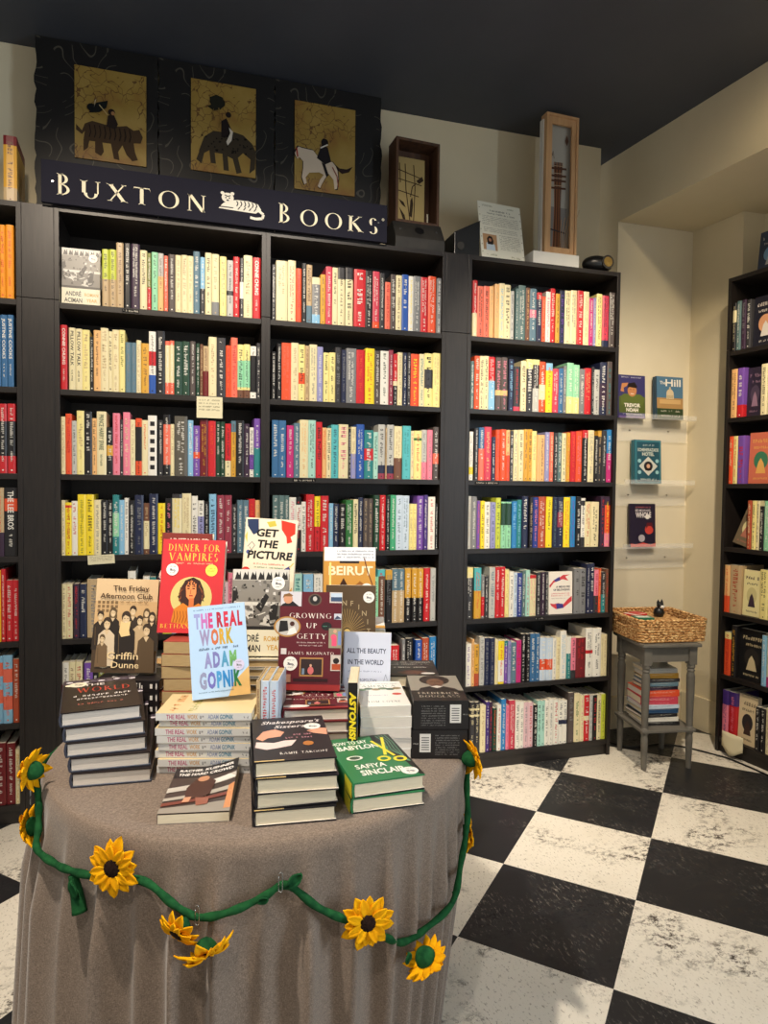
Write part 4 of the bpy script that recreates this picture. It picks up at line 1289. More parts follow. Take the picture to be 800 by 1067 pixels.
# tan stack carrying the red book
ex = TF(-.236,-.02)
mk = lambda: make_book('book', .136, .20, .0285, (150,62,50), spine=(150,110,70), back=(150,112,74), hard=False, page='paper_tan')
for k in range(8):
    o1, c = (lambda q: (q, q))(mk()) if k == 0 else (o1, copy_tree(o1))
    lie(c, ex[0]+.003*math.sin(k*2), ex[1], TZ+.0008+k*.0292, YAW+3*math.sin(k*1.7))
    tag(c, f"tan-paged book, {HT[k]} of the tall stack under the yellow-titled red book" if k < 7 else 'tan-paged book with red cover, topmost under the standing red book', BK, 'red hardcovers in the tall tan-paged stack')
zE = TZ+.0008+8*.0292
dv = stand(make_book('book', .150, .226, .024, (202,48,54), art=a_vampires, page='paper_tan'), .150, .226, .024, (*TF(-.190,.045), zE+.001), YAW+3, 11, -1.2)
tag(dv, 'red hardcover with yellow title and a woman in a pale disc', BK); sticker(dv, (.026,.152,.024), (1,0,0), (0,1,0), .0145); 
mbs = MB(); aa = Art(mbs, (.105,.137,.0246), (1,0,0), (0,1,0), .03, .03); aa.ell(.5,.5,.48,None,(238,224,90),24); aa.fake(.2,.8,.6,.1,(150,90,30)); aa.fake(.2,.8,.4,.1,(190,120,30)); mbs.build('round_seal','print',dv)
db = stand(make_book('book', .124, .240, .02, (122,48,42), art=a_brownred), .124, .240, .02, (*TF(-.217,.098), zE+.001), YAW, 4, -1)
tag(db, 'brown-red hardcover half hidden behind the red one with yellow title', BK)
# the paperback stack with spines outwards
fx = TF(.008,-.196)
mk = lambda: make_book('book', .13, .196, .0152, (214,206,186), hard=False, art=lambda a: (a.rect(0,0,1,1,(216,196,150)), a.fake(.1,.9,.8,.08,(196,120,60)), a.fake(.1,.9,.6,.08,(150,150,60))), sart=s_realwork)
for k in range(8):
    o1, c = (lambda q: (q, q))(mk()) if k == 0 else (o1, copy_tree(o1))
    lie(c, fx[0]+.004*math.sin(k*2.3), fx[1]+.002*math.cos(k*3), TZ+.0008+k*.0160, 90+YAW+1.5+1.2*math.sin(k*1.9))
    tag(c, (f"white-spined paperback, {HT[k]} of the spine-out stack at table centre" if k < 7 else 'white-spined paperback, topmost of the spine-out stack, under the standing pale blue copy'), BK, 'white-spined paperbacks stacked spine outwards')
zF = TZ+.0008+8*.0160
rw = stand(make_book('book', .124, .2, .016, (176,206,236), hard=False, art=a_realwork), .124, .2, .016, (*TF(-.073,-.118), zF), YAW+8, 14, 5)
tag(rw, 'pale blue paperback with multicoloured capitals, standing on the paperback stack', BK); sticker(rw, (.103,.065,.016), (1,0,0), (0,1,0), .012, (206,200,226))
# hard crowd, lying in front
def hard_crowd():
    def art(a): a.lift = .0002; a_hardcrowd(a)
    root = make_book('book', .125, .196, .017, (70,56,50), hard=False, art=art, back=(206,196,180), spine=(60,50,46), page='paper')
    for ch in root.children:
        if ch.name.startswith('cover'):
            import bmesh
            bm = bmesh.new(); bm.from_mesh(ch.data); bmesh.ops.triangulate(bm, faces=bm.faces[:])
            for it in range(3): bmesh.ops.subdivide_edges(bm, edges=[e for e in bm.edges if e.calc_length() > .012 and min(v.co.z for v in e.verts) > .0155], cuts=1, use_grid_fill=False); bmesh.ops.triangulate(bm, faces=bm.faces[:])
            for v in bm.verts:
                if v.co.z > .0155: v.co.z += .03*max(0,(v.co.x/.125-.2))**2*max(0,v.co.y/.196)
            bm.to_mesh(ch.data); bm.free()
    return root
hc = lie(hard_crowd(), -1.283,-1.625, TZ+.0012, YAW+7); tag(hc, 'dark paperback with curling cover lying flat at the table front', BK); 
mbs = MB(); sticker(hc, (.09,.065,.0176), (1,0,0), (0,1,0), .017, (226,216,180))
# shakespeare stack
mk = lambda: make_book('book', .145, .222, .0283, (30,27,31), art=a_shake, sart=s_dark, page='paper')
for k in range(4):
    o1, c = (lambda q: (q, q))(mk()) if k == 0 else (o1, copy_tree(o1))
    lie(c, -1.120+[0,.004,.003,.0][k], -1.680+[0,.003,-.002,0][k], TZ+.0008+k*.0290, -5+[0,2,-1.5,.5][k])
    tag(c, ['black hardcover with cream pages, lowest of the four at the front','black hardcover with cream pages, second from bottom of the four at the front','black hardcover with cream pages, third from bottom of the four at the front','black hardcover with two painted hands, topmost at the table front'][k], BK, 'black hardcovers in the front stack')
    if k == 3: sticker(c, (.118,.160,.0283), (1,0,0), (0,1,0), .0165)
# babylon
mk = lambda: make_book('book', .140, .218, .0283, (44,118,72), art=a_babylon, sart=s_babylon, back=(24,30,30), page='paper')
for k in range(2):
    o1, c = (lambda q: (q, q))(mk()) if k == 0 else (o1, copy_tree(o1))
    lie(c, -.943+.002*k, -1.678-.002*k, TZ+.0008+k*.0290, -.5+2.5*k)
    tag(c, ['green hardcover lying under another green hardcover with yellow scissors','green hardcover with yellow scissors, on top of its twin'][k], BK, 'green hardcovers at the front right')
    if k: sticker(c, (.118,.022,.0283), (1,0,0), (0,1,0), .0165)
# thin upright pair between stacks
for k,(u,lab) in enumerate([(.009,'slim upright tan-sided book, left of the two pink-spined ones'),(.0185,'upright book with pale pink spine, left one of the pair between stacks'),(.0375,'upright book with pale pink spine, right one of the pair between stacks')]):
    w_ = [.0085,.018,.018][k]
    mbx, pbx = shelf_book_mesh(w_, .183, .12, ['ta','lp','lp'][k], [('pe',0,.3),('pb',.3,1)] if k else [], 're' if k else 'br', None, 900+k)
    root = empty('book', (*TF(u,-.158), TZ+.0006), R_(YAW)); mbx.build('cover','print',root); pbx.build('page_block','paper_tan',root); tag(root, lab, BK, 'slim books wedged upright between the stacks')
# grey stack, photo book, picture book
mx_ = TF(-.097,.050)
mk = lambda: make_book('book', .138, .208, .0212, (176,172,162), hard=True, art=a_roma, back=(40,40,44), page='paper_tan')
for k in range(8):
    o1, c = (lambda q: (q, q))(mk()) if k == 0 else (o1, copy_tree(o1))
    lie(c, mx_[0]+.002*math.sin(k), mx_[1], TZ+.0008+k*.0219, YAW+1.2*math.sin(k*2))
    tag(c, f"dark-edged hardcover, {HT[k]} of the stack under the standing photograph book" if k < 7 else 'photograph-covered hardcover, topmost of the stack under its standing copy', BK, 'dark-edged hardcovers under the photograph book')
zM = TZ+.0008+8*.0219
ro = stand(make_book('book', .138, .212, .02, (176,172,162), art=a_roma), .138, .212, .02, (*TF(-.028,.076), zM+.001), YAW, 9, 0)
tag(ro, 'black and white street photograph hardcover standing at table centre', BK)
mk = lambda: make_book('book', .14, .2, .0265, (226,214,186), hard=True, page='paper')
for k in range(4):
    o1, c = (lambda q: (q, q))(mk()) if k == 0 else (o1, copy_tree(o1))
    lie(c, *TF(-.1,.122), zM+.0008+k*.0272, YAW)
    tag(c, f"cream hardcover, {HT[k]} of four lying behind the street photograph book", BK, 'cream hardcovers hidden behind the photograph book')
zP = zM+.0008+4*.0272
gp = stand(make_book('book', .134, .222, .02, (230,218,192), art=a_picture), .134, .222, .02, (*TF(-.026,.168), zP), YAW, 6, -3)
tag(gp, 'cream hardcover with brushed black title, highest book standing on table', BK)
sticker(ro, (.113,.178,.02), (1,0,0), (0,1,0), .0165)
# getty
mk = lambda: make_book('book', .144, .183, .0265, (92,24,36), art=a_gettytop, back=(130,120,116), page='paper_grey', flap=(206,200,196))
for k in range(4):
    o1, c = (lambda q: (q, q))(mk()) if k == 0 else (o1, copy_tree(o1))
    lie(c, -1.030+.002*(k % 2), -1.392, TZ+.0008+k*.0271, -11+1.4*(k % 2))
    tag(c, ['maroon hardcover, lowest of the four behind the front black stack','maroon hardcover, second from bottom of the four behind the front black stack','maroon hardcover, third from bottom of the four behind the front black stack','maroon hardcover lying at the foot of its standing copy'][k], BK, 'maroon hardcovers stacked behind the front black stack')
zK = TZ+.0008+4*.0271
ge = stand(make_book('book', .147, .232, .024, (92,24,36), art=a_getty), .147, .232, .024, (*TF(.103,.018), zK+.001), YAW, 9, -.3)
tag(ge, 'maroon hardcover with framed family pictures, standing at table centre', BK); sticker(ge, (.028,.062,.024), (1,0,0), (0,1,0), .0165)
# small stack, infinite
vx = TF(.256,.100)
mk = lambda: make_book('book', .12, .122, .0265, (84,66,46), hard=True, art=a_infinite, page='paper_tan')
for k in range(4):
    o1, c = (lambda q: (q, q))(mk()) if k == 0 else (o1, copy_tree(o1))
    lie(c, vx[0], vx[1], TZ+.0008+k*.0272, 90+YAW)
    tag(c, f"small brown hardcover, {HT[k]} of four under the sunburst book", BK, 'small brown hardcovers under the sunburst book')
zV = TZ+.0008+4*.0272
inf = stand(make_book('book', .126, .232, .02, (84,66,46), art=a_infinite), .126, .232, .02, (*TF(.195,.150), zV), YAW, 6, 0)
tag(inf, 'dark brown hardcover with a golden sunburst, standing', BK); sticker(inf, (.108,.202,.02), (1,0,0), (0,1,0), .0145)
# gold stack, beirut
qx = TF(.142,.232)
mk = lambda: make_book('book', .142, .165, .0232, (226,226,222), hard=True, art=a_gold, sart=s_gold, back=(206,156,70), page='paper')
for k in range(9):
    o1, c = (lambda q: (q, q))(mk()) if k == 0 else (o1, copy_tree(o1))
    lie(c, qx[0]+.002*math.sin(k*2), qx[1], TZ+.0008+k*.0240, YAW+1.5*math.sin(k))
    tag(c, f"white and gold hardcover, {(HT+['topmost'])[k]} of the tall stack at the table back", BK, 'white and gold hardcovers stacked at the table back')
zQ = TZ+.0008+9*.0240
be = stand(make_book('book', .142, .212, .022, (200,146,66), art=a_beirut, spine=(196,150,80)), .142, .212, .022, (*TF(.184,.285), zQ), YAW+2, 5, 0)
tag(be, 'golden hardcover with a city name in white, standing at table back', BK); sticker(be, (.118,.096,.022), (1,0,0), (0,1,0), .0165)
bt = stand(make_book('book', .117, .232, .018, (208,214,230), art=a_beauty), .117, .232, .018, (*TF(.236,.080), TZ+.0006), YAW, 7, -1)
tag(bt, 'pale lavender hardcover with small dark capitals, standing behind the white stack', BK)
# white stack with golf cover
mk = lambda: make_book('book', .112, .187, .0232, (236,234,228), hard=False, art=a_america, page='paper_grey')
for k in range(5):
    o1, c = (lambda q: (q, q))(mk()) if k == 0 else (o1, copy_tree(o1))
    lie(c, -.868+.0015*(k % 2), -1.448, TZ+.0008+k*.0239, -11+1.2*math.sin(k*2))
    tag(c, f"white paperback, {HT[k]} of the white stack behind the green books" if k < 4 else 'white paperback with green hills, topmost of the white stack', BK, 'white paperbacks behind the green books')
# astonish me
root = make_book('book', .13, .182, .02, (196,150,50), spine=(26,24,22), back=(226,214,190), hard=False, art=a_astonish, sart=s_astonish, page='paper')
q = TF(.2045,-.160)
root.matrix_world = Matrix.Translation((q[0], q[1], TZ+.0008)) @ Matrix.Rotation(R_(YAW),4,'Z') @ Matrix(((0,0,1,0),(1,0,0,0),(0,1,0,0),(0,0,0,1))) 
tag(root, 'upright book with yellow capitals down its black spine, beside the white stack', BK)
# black portrait pair
for k in range(2):
    o = make_book('book', .122, .198, .0640, (30,27,27), hard=True, art=a_douglass, page='paper', back=(24,22,23))
    mbf = MB(); af = Art(mbf, (.0,-.0008,.001), (1,0,0), (0,0,1), .122, .062); mbf.box((.0,-.0008,.001),(.122,.0029,.063),(26,24,25)); barcode_face(k == 0)(af); mbf.build('jacket_flap','print',o)
    lie(o, -.755+.003*k, -1.467, TZ+.0008+k*.0648, -15+.8*k)
    tag(o, ['thick black book with barcode, lower one of the right corner pair','thick black book with a portrait of a man, upper of the pair'][k], BK, 'thick black books at the right of the table')
ux = TF(.291,.112)
mk = lambda: make_book('book', .130, .15, .0300, (36,33,33), art=a_blacktext, page='paper', sart=s_dark)
for k in range(4):
    o1, c = (lambda q: (q, q))(mk()) if k == 0 else (o1, copy_tree(o1))
    lie(c, ux[0], ux[1], TZ+.0008+k*.0307, YAW+2*(k % 2))
    tag(c, f"charcoal hardcover, {HT[k]} of the stack behind the portrait book" if k < 3 else 'charcoal hardcover with white lettering, topmost behind the portrait book', BK, 'charcoal hardcovers behind the portrait book')

# ---------------------------------------------------------------- face-out books in the cases and on the ledges
def faceout(w, h, t, base, yaw, lean, art, label, front='wh', roll=0, hard=True, st=None):
    o = stand(make_book('book', w, h, t, front, art=art, hard=hard), w, h, t, base, yaw, lean, roll); tag(o, label, BK)
    if st: sticker(o, (st[0],st[1],t), (1,0,0), (0,1,0), st[2])
    return o
faceout(.138,.222,.03, (XL+.0195+.07,.052,SZ[0]+.0003), 0, 3, a_roma, 'street photograph hardcover facing outwards, first in top row of left bookcase', (176,172,162), st=(.112,.188,.016))
def a_measure(a):
    a.rect(0,0,1,1,(236,228,216)); a.poly([(.02,.68),(.2,.8),(.44,.86),(.6,.92),(.9,.93),(.7,.88),(.84,.78),(.6,.82),(.44,.8),(.2,.74),(.04,.62)],(206,60,66)); a.poly([(.2,.8),(.44,.88),(.5,.8),(.3,.76)],(56,48,130))
    a.text('A MEASURE',.6,.62,.045,(40,38,60),width=.6,bold=.03); a.text('OF BELONGING',.54,.55,.045,(40,38,60),width=.7,bold=.03); a.fake(.1,.85,.47,.03,(206,76,76)); a.fake(.1,.85,.42,.03,(206,76,76)); a.fake(.1,.7,.36,.02,(150,120,120))
    a.poly([(.05,.26),(.2,.24),(.4,.26),(.6,.22),(.8,.34),(.98,.42),(.98,.3),(.8,.22),(.6,.14),(.3,.12),(.1,.2)],(206,60,66)); a.poly([(.3,.25),(.6,.24),(.62,.14),(.34,.12)],(56,48,130))
faceout(.128,.205,.02, (.520,.030,SZ[4]+.0003), 0, 2, a_measure, 'white book with two reaching hands facing outwards, fifth row right bookcase')
def a_noah(a):
    a.rect(0,0,1,1,(62,58,110)); a.rect(0,.12,1,.5,(84,96,44)); a.poly([(.05,.5),(.2,.56),(.8,.56),(.98,.48),(.9,.3),(.1,.3)],(96,110,50)); a.ell(.5,.64,.17,.14,(196,134,86),20); a.poly([(.32,.68),(.36,.8),(.6,.84),(.7,.74),(.66,.7),(.4,.72)],(36,26,22))
    a.poly([(.06,.62),(.12,.8),(.36,.82),(.3,.74),(.18,.7),(.2,.6)],(196,134,86)); a.rect(.42,.66,.47,.67,(30,22,20)); a.rect(.54,.66,.59,.67,(30,22,20)); a.rect(.44,.56,.57,.575,(236,230,220)); a.text('TREVOR',.5,.26,.08,(236,230,220),width=.62,bold=.04); a.text('NOAH',.5,.15,.08,(236,230,220),width=.46,bold=.04); a.fake(.15,.85,.08,.03,(200,196,190)); a.rect(0,0,1,.05,(110,90,140)); a.fake(.1,.9,.93,.03,(200,200,210))
def a_hill(a):
    a.rect(0,0,1,1,(80,120,150)); a.rect(0,.25,1,.5,(176,138,88)); a.rect(0,0,1,.25,(52,70,44)); a.text('The',.22,.82,.07,(236,232,222),bold=.02); a.text('Hill',.62,.78,.16,(236,232,222),width=.58,bold=.02)
    a.ell(.5,.6,.14,.11,(214,196,160),20); a.rect(.47,.68,.53,.76,(206,190,150)); a.rect(.36,.48,.64,.58,(222,204,166))
    for k in range(7): a.rect(.38+.036*k,.49,.394+.036*k,.57,(120,96,66))
    a.rect(.1,.36,.9,.46,(206,170,116)); a.fake(.15,.85,.17,.04,(206,200,186)); a.fake(.15,.85,.06,.04,(206,200,186))
def a_hotel(a):
    a.rect(0,0,1,1,(46,106,122)); a.rect(.03,.02,.97,.98,(70,134,146)); a.rect(.06,.04,.94,.96,(38,84,100)); a.fake(.3,.7,.86,.04,(206,214,206)); a.text('SCHEHERAZADE',.5,.74,.07,(214,220,206),width=.8,bold=.02); a.text('HOTEL',.5,.64,.075,(214,220,206),width=.46,bold=.03)
    a.poly([(.5,.62),(.86,.4),(.5,.18),(.14,.4)],(206,206,196)); a.ell(.5,.4,.17,.11,(30,40,50),20); a.poly([(.38,.3),(.4,.46),(.5,.5),(.6,.46),(.62,.3)],(40,24,24)); a.ell(.5,.4,.07,.05,(206,160,130),12)
    for (x,y) in [(.16,.52),(.84,.52),(.16,.26),(.84,.26)]: a.ell(x,y,.07,.045,(150,196,200),12)
    a.fake(.2,.8,.08,.04,(196,206,200))
def a_whole(a):
    a.rect(0,0,1,1,(40,32,52)); a.fake(.2,.8,.9,.03,(206,110,110)); a.text('RED MOON AND',.5,.82,.05,(226,220,220),width=.6,bold=.01); a.text('WHOLE',.52,.68,.12,(226,220,220),width=.62,bold=.03); a.ell(.74,.4,.17,.11,(206,70,60),22); a.poly([(.6,.4),(.66,.56),(.86,.56),(.92,.4),(.82,.48),(.7,.48)],(96,30,40)); a.ell(.44,.2,.13,.085,(176,170,176),20); a.ell(.68,.7,.09,.06,(230,226,220),16)
    a.poly([(0,0),(0,.08),(.2,.06),(.5,.1),(.8,.05),(1,.09),(1,0)],(206,70,60))
def ledge(x0, x1, z, label):
    r = empty('display_ledge', ((x0+x1)/2,.312,z)); tag(r, label, 'ledge', 'clear acrylic book ledges on the alcove wall'); L = (x1-x0)/2
    mb = MB(); mb.box((-L,-.078,-.003),(L,-.001,.0)); mb.build('tray','acrylic',r); mb = MB(); mb.box((-L,-.081,-.003),(L,-.0782,.022)); mb.build('front_lip','acrylic',r)
    mb = MB(); mb.box((-L,-.0042,-.12),(L,-.0012,-.0032)); mb.build('back_plate','acrylic',r)
    for x in (-L+.08, L-.12):
        mb = MB(); mb.tube([(x,-.0055,-.06),(x,-.0002,-.06)],.004,10); mb.build('screw','metal',r)
for z, lb in ((1.702,'clear acrylic ledge highest on the alcove wall, holding two side-by-side titles'),(1.350,'clear acrylic ledge in the middle, under the teal hotel-titled book'),(1.004,'clear acrylic ledge lowest on the alcove wall, under the dark book')): ledge(wx(.32)+.015, AX-.02, z, lb)
def pair(x, z, w, h, t, art, fr, lab1, lab2):
    yb = .300
    faceout(w,h,t,(x,yb-t/2-.006,z+.0008),0,2,art,lab2,fr) if lab2 else None
    faceout(w,h,t,(x-.003,yb-t/2-(.012+t if lab2 else .006),z+.0008),0,3,art,lab1,fr)
pair(1.093,1.702,.166,.232,.018,a_noah,(62,58,110),'purple book with a smiling man in green, on the highest clear ledge',None)
pair(1.318,1.702,.170,.232,.018,a_hill,(50,76,96),'blue book with a domed building, front copy on the highest clear ledge','hidden second copy of the domed building book on the highest ledge')
pair(1.188,1.350,.166,.236,.018,a_hotel,(46,106,122),'teal patterned book on the middle clear ledge, front copy','second teal patterned book behind its twin on the middle clear ledge')
pair(1.182,1.004,.160,.236,.020,a_whole,(40,32,52),'dark plum book with red face and moons, on the lowest clear ledge',None)
# angled case, face out
ld = Matrix.Translation((1.361,-.085,0)) @ Matrix.Rotation(R_(-83.4),4,'Z')
def on_case(x, d, z): v = ld @ Vector((x, d, z)); return (v.x, v.y, v.z)
def g_art(bg, fg, ink, title=None):
    def f(a):
        a.rect(0,0,1,1,bg); a.ell(.5,.45,.3,.18,fg,20); a.poly([(.3,.2),(.4,.42),(.5,.5),(.62,.4),(.72,.2)],ink); a.fake(.12,.88,.8,.07,ink); a.fake(.18,.82,.68,.05,ink); a.fake(.2,.8,.08,.04,ink)
    return f
faceout(.125,.24,.03, on_case(.185,.045,SZ[0]+.0003), -83.4, 2, g_art((30,30,42),(206,150,110),(214,206,196)), 'dark hardcover with round portraits facing outwards, top row, angled bookcase', (30,30,42))
faceout(.083,.235,.03, on_case(.140,.045,SZ[1]+.0003), -83.4, 2, g_art((44,36,52),(70,58,76),(140,110,130)), 'dark plum hardcover with dragon-like swirl facing outwards on the angled bookcase', (44,36,52))
faceout(.125,.245,.03, on_case(.182,.045,SZ[2]+.0003), -83.4, 2, g_art((206,110,84),(60,120,90),(226,170,90)), 'coral and green jungle-patterned book facing outwards on the angled bookcase', (206,110,84))
faceout(.090,.205,.02, on_case(.085,.040,SZ[3]+.0003), -83.4, 14, g_art((110,96,74),(214,202,150),(176,110,90)), 'brown book with cream flowers leaning at the end of its row', (110,96,74), roll=-14)
faceout(.092,.222,.03, on_case(.165,.034,SZ[4]+.0003), -83.4, 2, g_art((232,222,164),(206,196,140),(60,46,60)), 'pale yellow book with dark hand lettering facing out on the angled bookcase', (232,222,164))
faceout(.136,.245,.03, on_case(.166,.045,SZ[5]+.0003), -83.4, 2, g_art((24,24,26),(44,40,38),(206,190,150)), 'black hardcover with gilt lines facing outwards near the angled bookcase foot', (24,24,26))
faceout(.098,.24,.03, on_case(.158,.040,SZ[6]+.0003), -83.4, 2, g_art((226,206,166),(50,44,46),(70,50,44)), 'cream book with black silhouettes facing outwards in the lowest angled row', (226,206,166))
o = faceout(.13,.21,.02, on_case(.15,.10,CH+.0003), -83.4, 6, g_art((56,66,90),(130,170,206),(206,200,196)), 'blue picture book standing on top of the angled bookcase', (56,66,90))
# book lying open side on the far-left case top
mbx, pbx = shelf_book_mesh(.045,.245,.19,'go',[('ta',0,.22),('dr',.86,1)],'br',None,77); root = empty('book', (XFc+.8-.062,.02,CH+.0006), R_(3)); mbx.build('cover','print',root); pbx.build('page_block','paper',root)
tag(root, 'thick red and yellow book standing on top of the far-left bookcase', BK)
# ---------------------------------------------------------------- split shelf books: the largest ones single, the smallest as one mass
n_display = sum(1 for o in C.objects if o.parent is None and o.get('category') == 'book')
n_single = 300-n_display
order = sorted(specs, key=lambda s: -s['area']); single = set(id(s) for s in order[:n_single])
stuff = MB()
for q in specs:
    seed = sum(ord(c) for c in q['main'])*7+round(q['W']*1e4)+q['row']*101
    mb, pb = shelf_book_mesh(q['W'], q['H'], q['D'], q['main'], q['bands'], q['ink'], q['title'], seed)
    if id(q) in single:
        root = empty('book', q['p'], q['rz'])
        mb.build('cover','print',root); pb.build('page_block','paper',root)
        W = q['W']; size = 'thick' if W > .03 else ('slim' if W < .0185 else '')
        let = {'#':'black squares','CONNIE CHUNG':'large white capitals','PILLOW TALK':'tall black capitals'}.get(q['title']) or f"{NAME[q['ink']]} lettering"
        cn = CN[q['case']]
        lab = f"{size+' ' if size else ''}{NAME[q['main']]} book with {let}, {ORD[q['i']]} from left, {ROWN[q['row']]} row of {cn}"
        words = lab.split()
        if len(words) > 16: lab = f"{size+' ' if size else ''}{NAME[q['main']]} book, {ORD[q['i']]} from left, {ROWN[q['row']]} row of {cn}"
        tag(root, lab, 'book', f"books in the {ROWN[q['row']]} row of the {cn}")
    else:
        Mq = Matrix.Translation(q['p']) @ Matrix.Rotation(q['rz'],4,'Z')
        for m in (mb, pb):
            i = len(stuff.v); stuff.v += [tuple(Mq @ Vector(v)) for v in m.v]
            stuff.f += [tuple(i+k for k in f) for f in m.f]; stuff.c += m.c
HID = [('L',4,.372,.78),('L',5,.098,.78),('L',6,.02,.78),('M',4,.02,.118),('M',4,.30,.54),('M',5,.02,.545),('M',6,.02,.78)]+[('F',k,.03,.68) for k in range(7)]
hr = random.Random(21); kc = [k for k in PAL if k != 'go2']
for case, row, xa, xb in HID:        # rows that stand behind the table and beyond the frame
    loc = CASES[case][0]; x = xa
    while True:
        W_ = hr.uniform(.018,.034)
        if x+W_ > xb: break
        H_ = hr.uniform(.20,.245); c_ = hr.choice(kc); ink_ = 'bk' if sum(PAL[c_]) > 400 else 'wh'
        mb, pb = shelf_book_mesh(W_, H_, hr.uniform(.13,.17), c_, [], ink_, None, hr.randrange(9999)); P_ = Vector((loc[0]+x, .011, SZ[row]+.0003))
        for m in (mb, pb):
            i = len(stuff.v); stuff.v += [tuple(P_+Vector(v)) for v in m.v]; stuff.f += [tuple(i+k for k in f) for f in m.f]; stuff.c += m.c
        x += W_+.0006
so = stuff.build('shelved_books','print'); tag(so, 'remaining smaller book spines scattered through the shelf rows of all the bookcases', 'books', kind='stuff')
print('BOOKS display', n_display, 'shelf', len(specs), 'single', len(single))
# ---------------------------------------------------------------- sign over the bookcases
sw, sh = 1.352, .158
sg = empty('shop_sign', (-1.7445,-.0085,CH+.0006)); tag(sg, 'long dark navy sign with cream capitals BUXTON BOOKS above the bookcases', 'sign')
mb = MB(); mb.box((0,-.014,0),(sw,.004,sh),(24,24,38)); mb.build('board','matte',sg,bevel=.001)
ic = (232,224,196)
def sign_letter(ch_, x0, x1, v, hh):
    mb = MB(); a = Art(mb, (0,-.0146,0), (1,0,0), (0,0,1), sw, sh, .0001); a.text(ch_, (x0+x1)/2/sw, v, hh, ic, width=(x1-x0)/sw, serif=True); mb.build('letter','matte',sg)
def sign_word(word, x0, x1, v, hh):
    ws = [serif_shape(c_)[2] for c_ in word]; k = (x1-x0)/(sum(ws)+.3*(len(ws)-1)); x = x0
    for c_, w_ in zip(word, ws): sign_letter(c_, x, x+w_*k, v, hh); x += (w_+.3)*k
sign_letter('B', .056, .104, .21, .50); sign_word('UXTON', .137, .597, .21, .41)
sign_letter('B', .888, .936, .19, .50); sign_word('OOKS', .972, 1.312, .19, .41)
mb = MB(); a = Art(mb, (0,-.0146,0), (1,0,0), (0,0,1), sw, sh, .0001); a.ell(1.333/sw,.60,.004,.034,ic,10); a.ell(1.333/sw,.60,.0026,.022,(24,24,38),10); mb.build('round_mark','matte',sg)
mb = MB(); a = Art(mb, (0,-.0147,0), (1,0,0), (0,0,1), sw, sh, .0001); tiger(a, .540, .50, .066, .30, (226,222,208), (24,24,38)); mb.build('tiger_emblem','matte',sg)
mb = MB()
for x in (.04,sw-.04): mb.tube([(x,-.0175,sh*.5),(x,-.0135,sh*.5)],.004,10,(60,60,60))
mb.build('screws','metal',sg)
# ---------------------------------------------------------------- marbled hangings with gilded map pictures
def hanging(x0, x1, z0, z1, y, mx0, mx1, mz0, mz1, label, draw):
    r = empty('picture_hanging', (x0,y,z0)); tag(r, label, 'picture', 'marbled hangings with gilded map pictures'); W, Hh = x1-x0, z1-z0
    mb = MB(); pts = []
    rnd = random.Random(int(x0*100)); n = 26
    for k in range(n+1): pts.append((rnd.uniform(-.006,.006), Hh*k/n))
    left = pts; right = [(W+rnd.uniform(-.005,.005), Hh*(1-k/n)) for k in range(n+1)]
    outl = [(p[0],p[1]) for p in right[::-1]]
    poly = [(0,0)]+[(q[0],q[1]) for q in outl]+[(p[0],p[1]) for p in left[::-1]]
    Mx = Matrix(((1,0,0,0),(0,0,-1,0),(0,1,0,0),(0,0,0,1))); mb.prism(poly, 0, .01, 'bk', Mx); mb.build('marbled_panel','marble',r)
    w, h = mx1-mx0, mz1-mz0; X, Z = mx0-x0, mz0-z0
    mb = MB(); mb.box((X,-.0165,Z),(X+w,-.0105,Z+h)); m = mb.build('map_sheet','map',r)
    mb = MB(); draw(Art(mb, (X,-.0172,Z), (1,0,0), (0,0,1), w, h, .0003)); mb.build('cut_out_figure','matte',r)
def d_tiger(a):
    c = (62,46,30); d = (28,20,16)
    a.poly([(.02,.36),(.1,.3),(.14,.38),(.24,.42),(.42,.4),(.6,.4),(.72,.42),(.82,.38),(.9,.4),(.95,.32),(.92,.25),(.82,.24),(.84,.14),(.88,.06),(.8,.04),(.72,.1),(.66,.2),(.6,.12),(.62,.03),(.54,.04),(.5,.2),(.38,.2),(.4,.1),(.36,.05),(.28,.08),(.28,.2),(.2,.2),(.18,.12),(.12,.08),(.12,.2),(.14,.3),(.1,.26),(.02,.3)], c)
    for k in range(9): a.line([(.2+.07*k,.38),(.22+.07*k,.3),(.2+.07*k,.24)],.014,d)
    a.poly([(.44,.38),(.46,.5),(.54,.52),(.6,.42),(.56,.36)],(36,26,22)); a.ell(.51,.54,.05,None,(34,24,20),12); a.ell(.53,.53,.028,None,(150,110,70),10)
    a.poly([(.2,.5),(.3,.62),(.46,.66),(.44,.58),(.34,.52)],(16,20,18)); a.ell(.24,.56,.07,.045,(12,16,16),12); a.poly([(.27,.57),(.3,.66),(.28,.64)],(190,180,150)); a.line([(.34,.6),(.46,.5)],.01,(190,170,120))
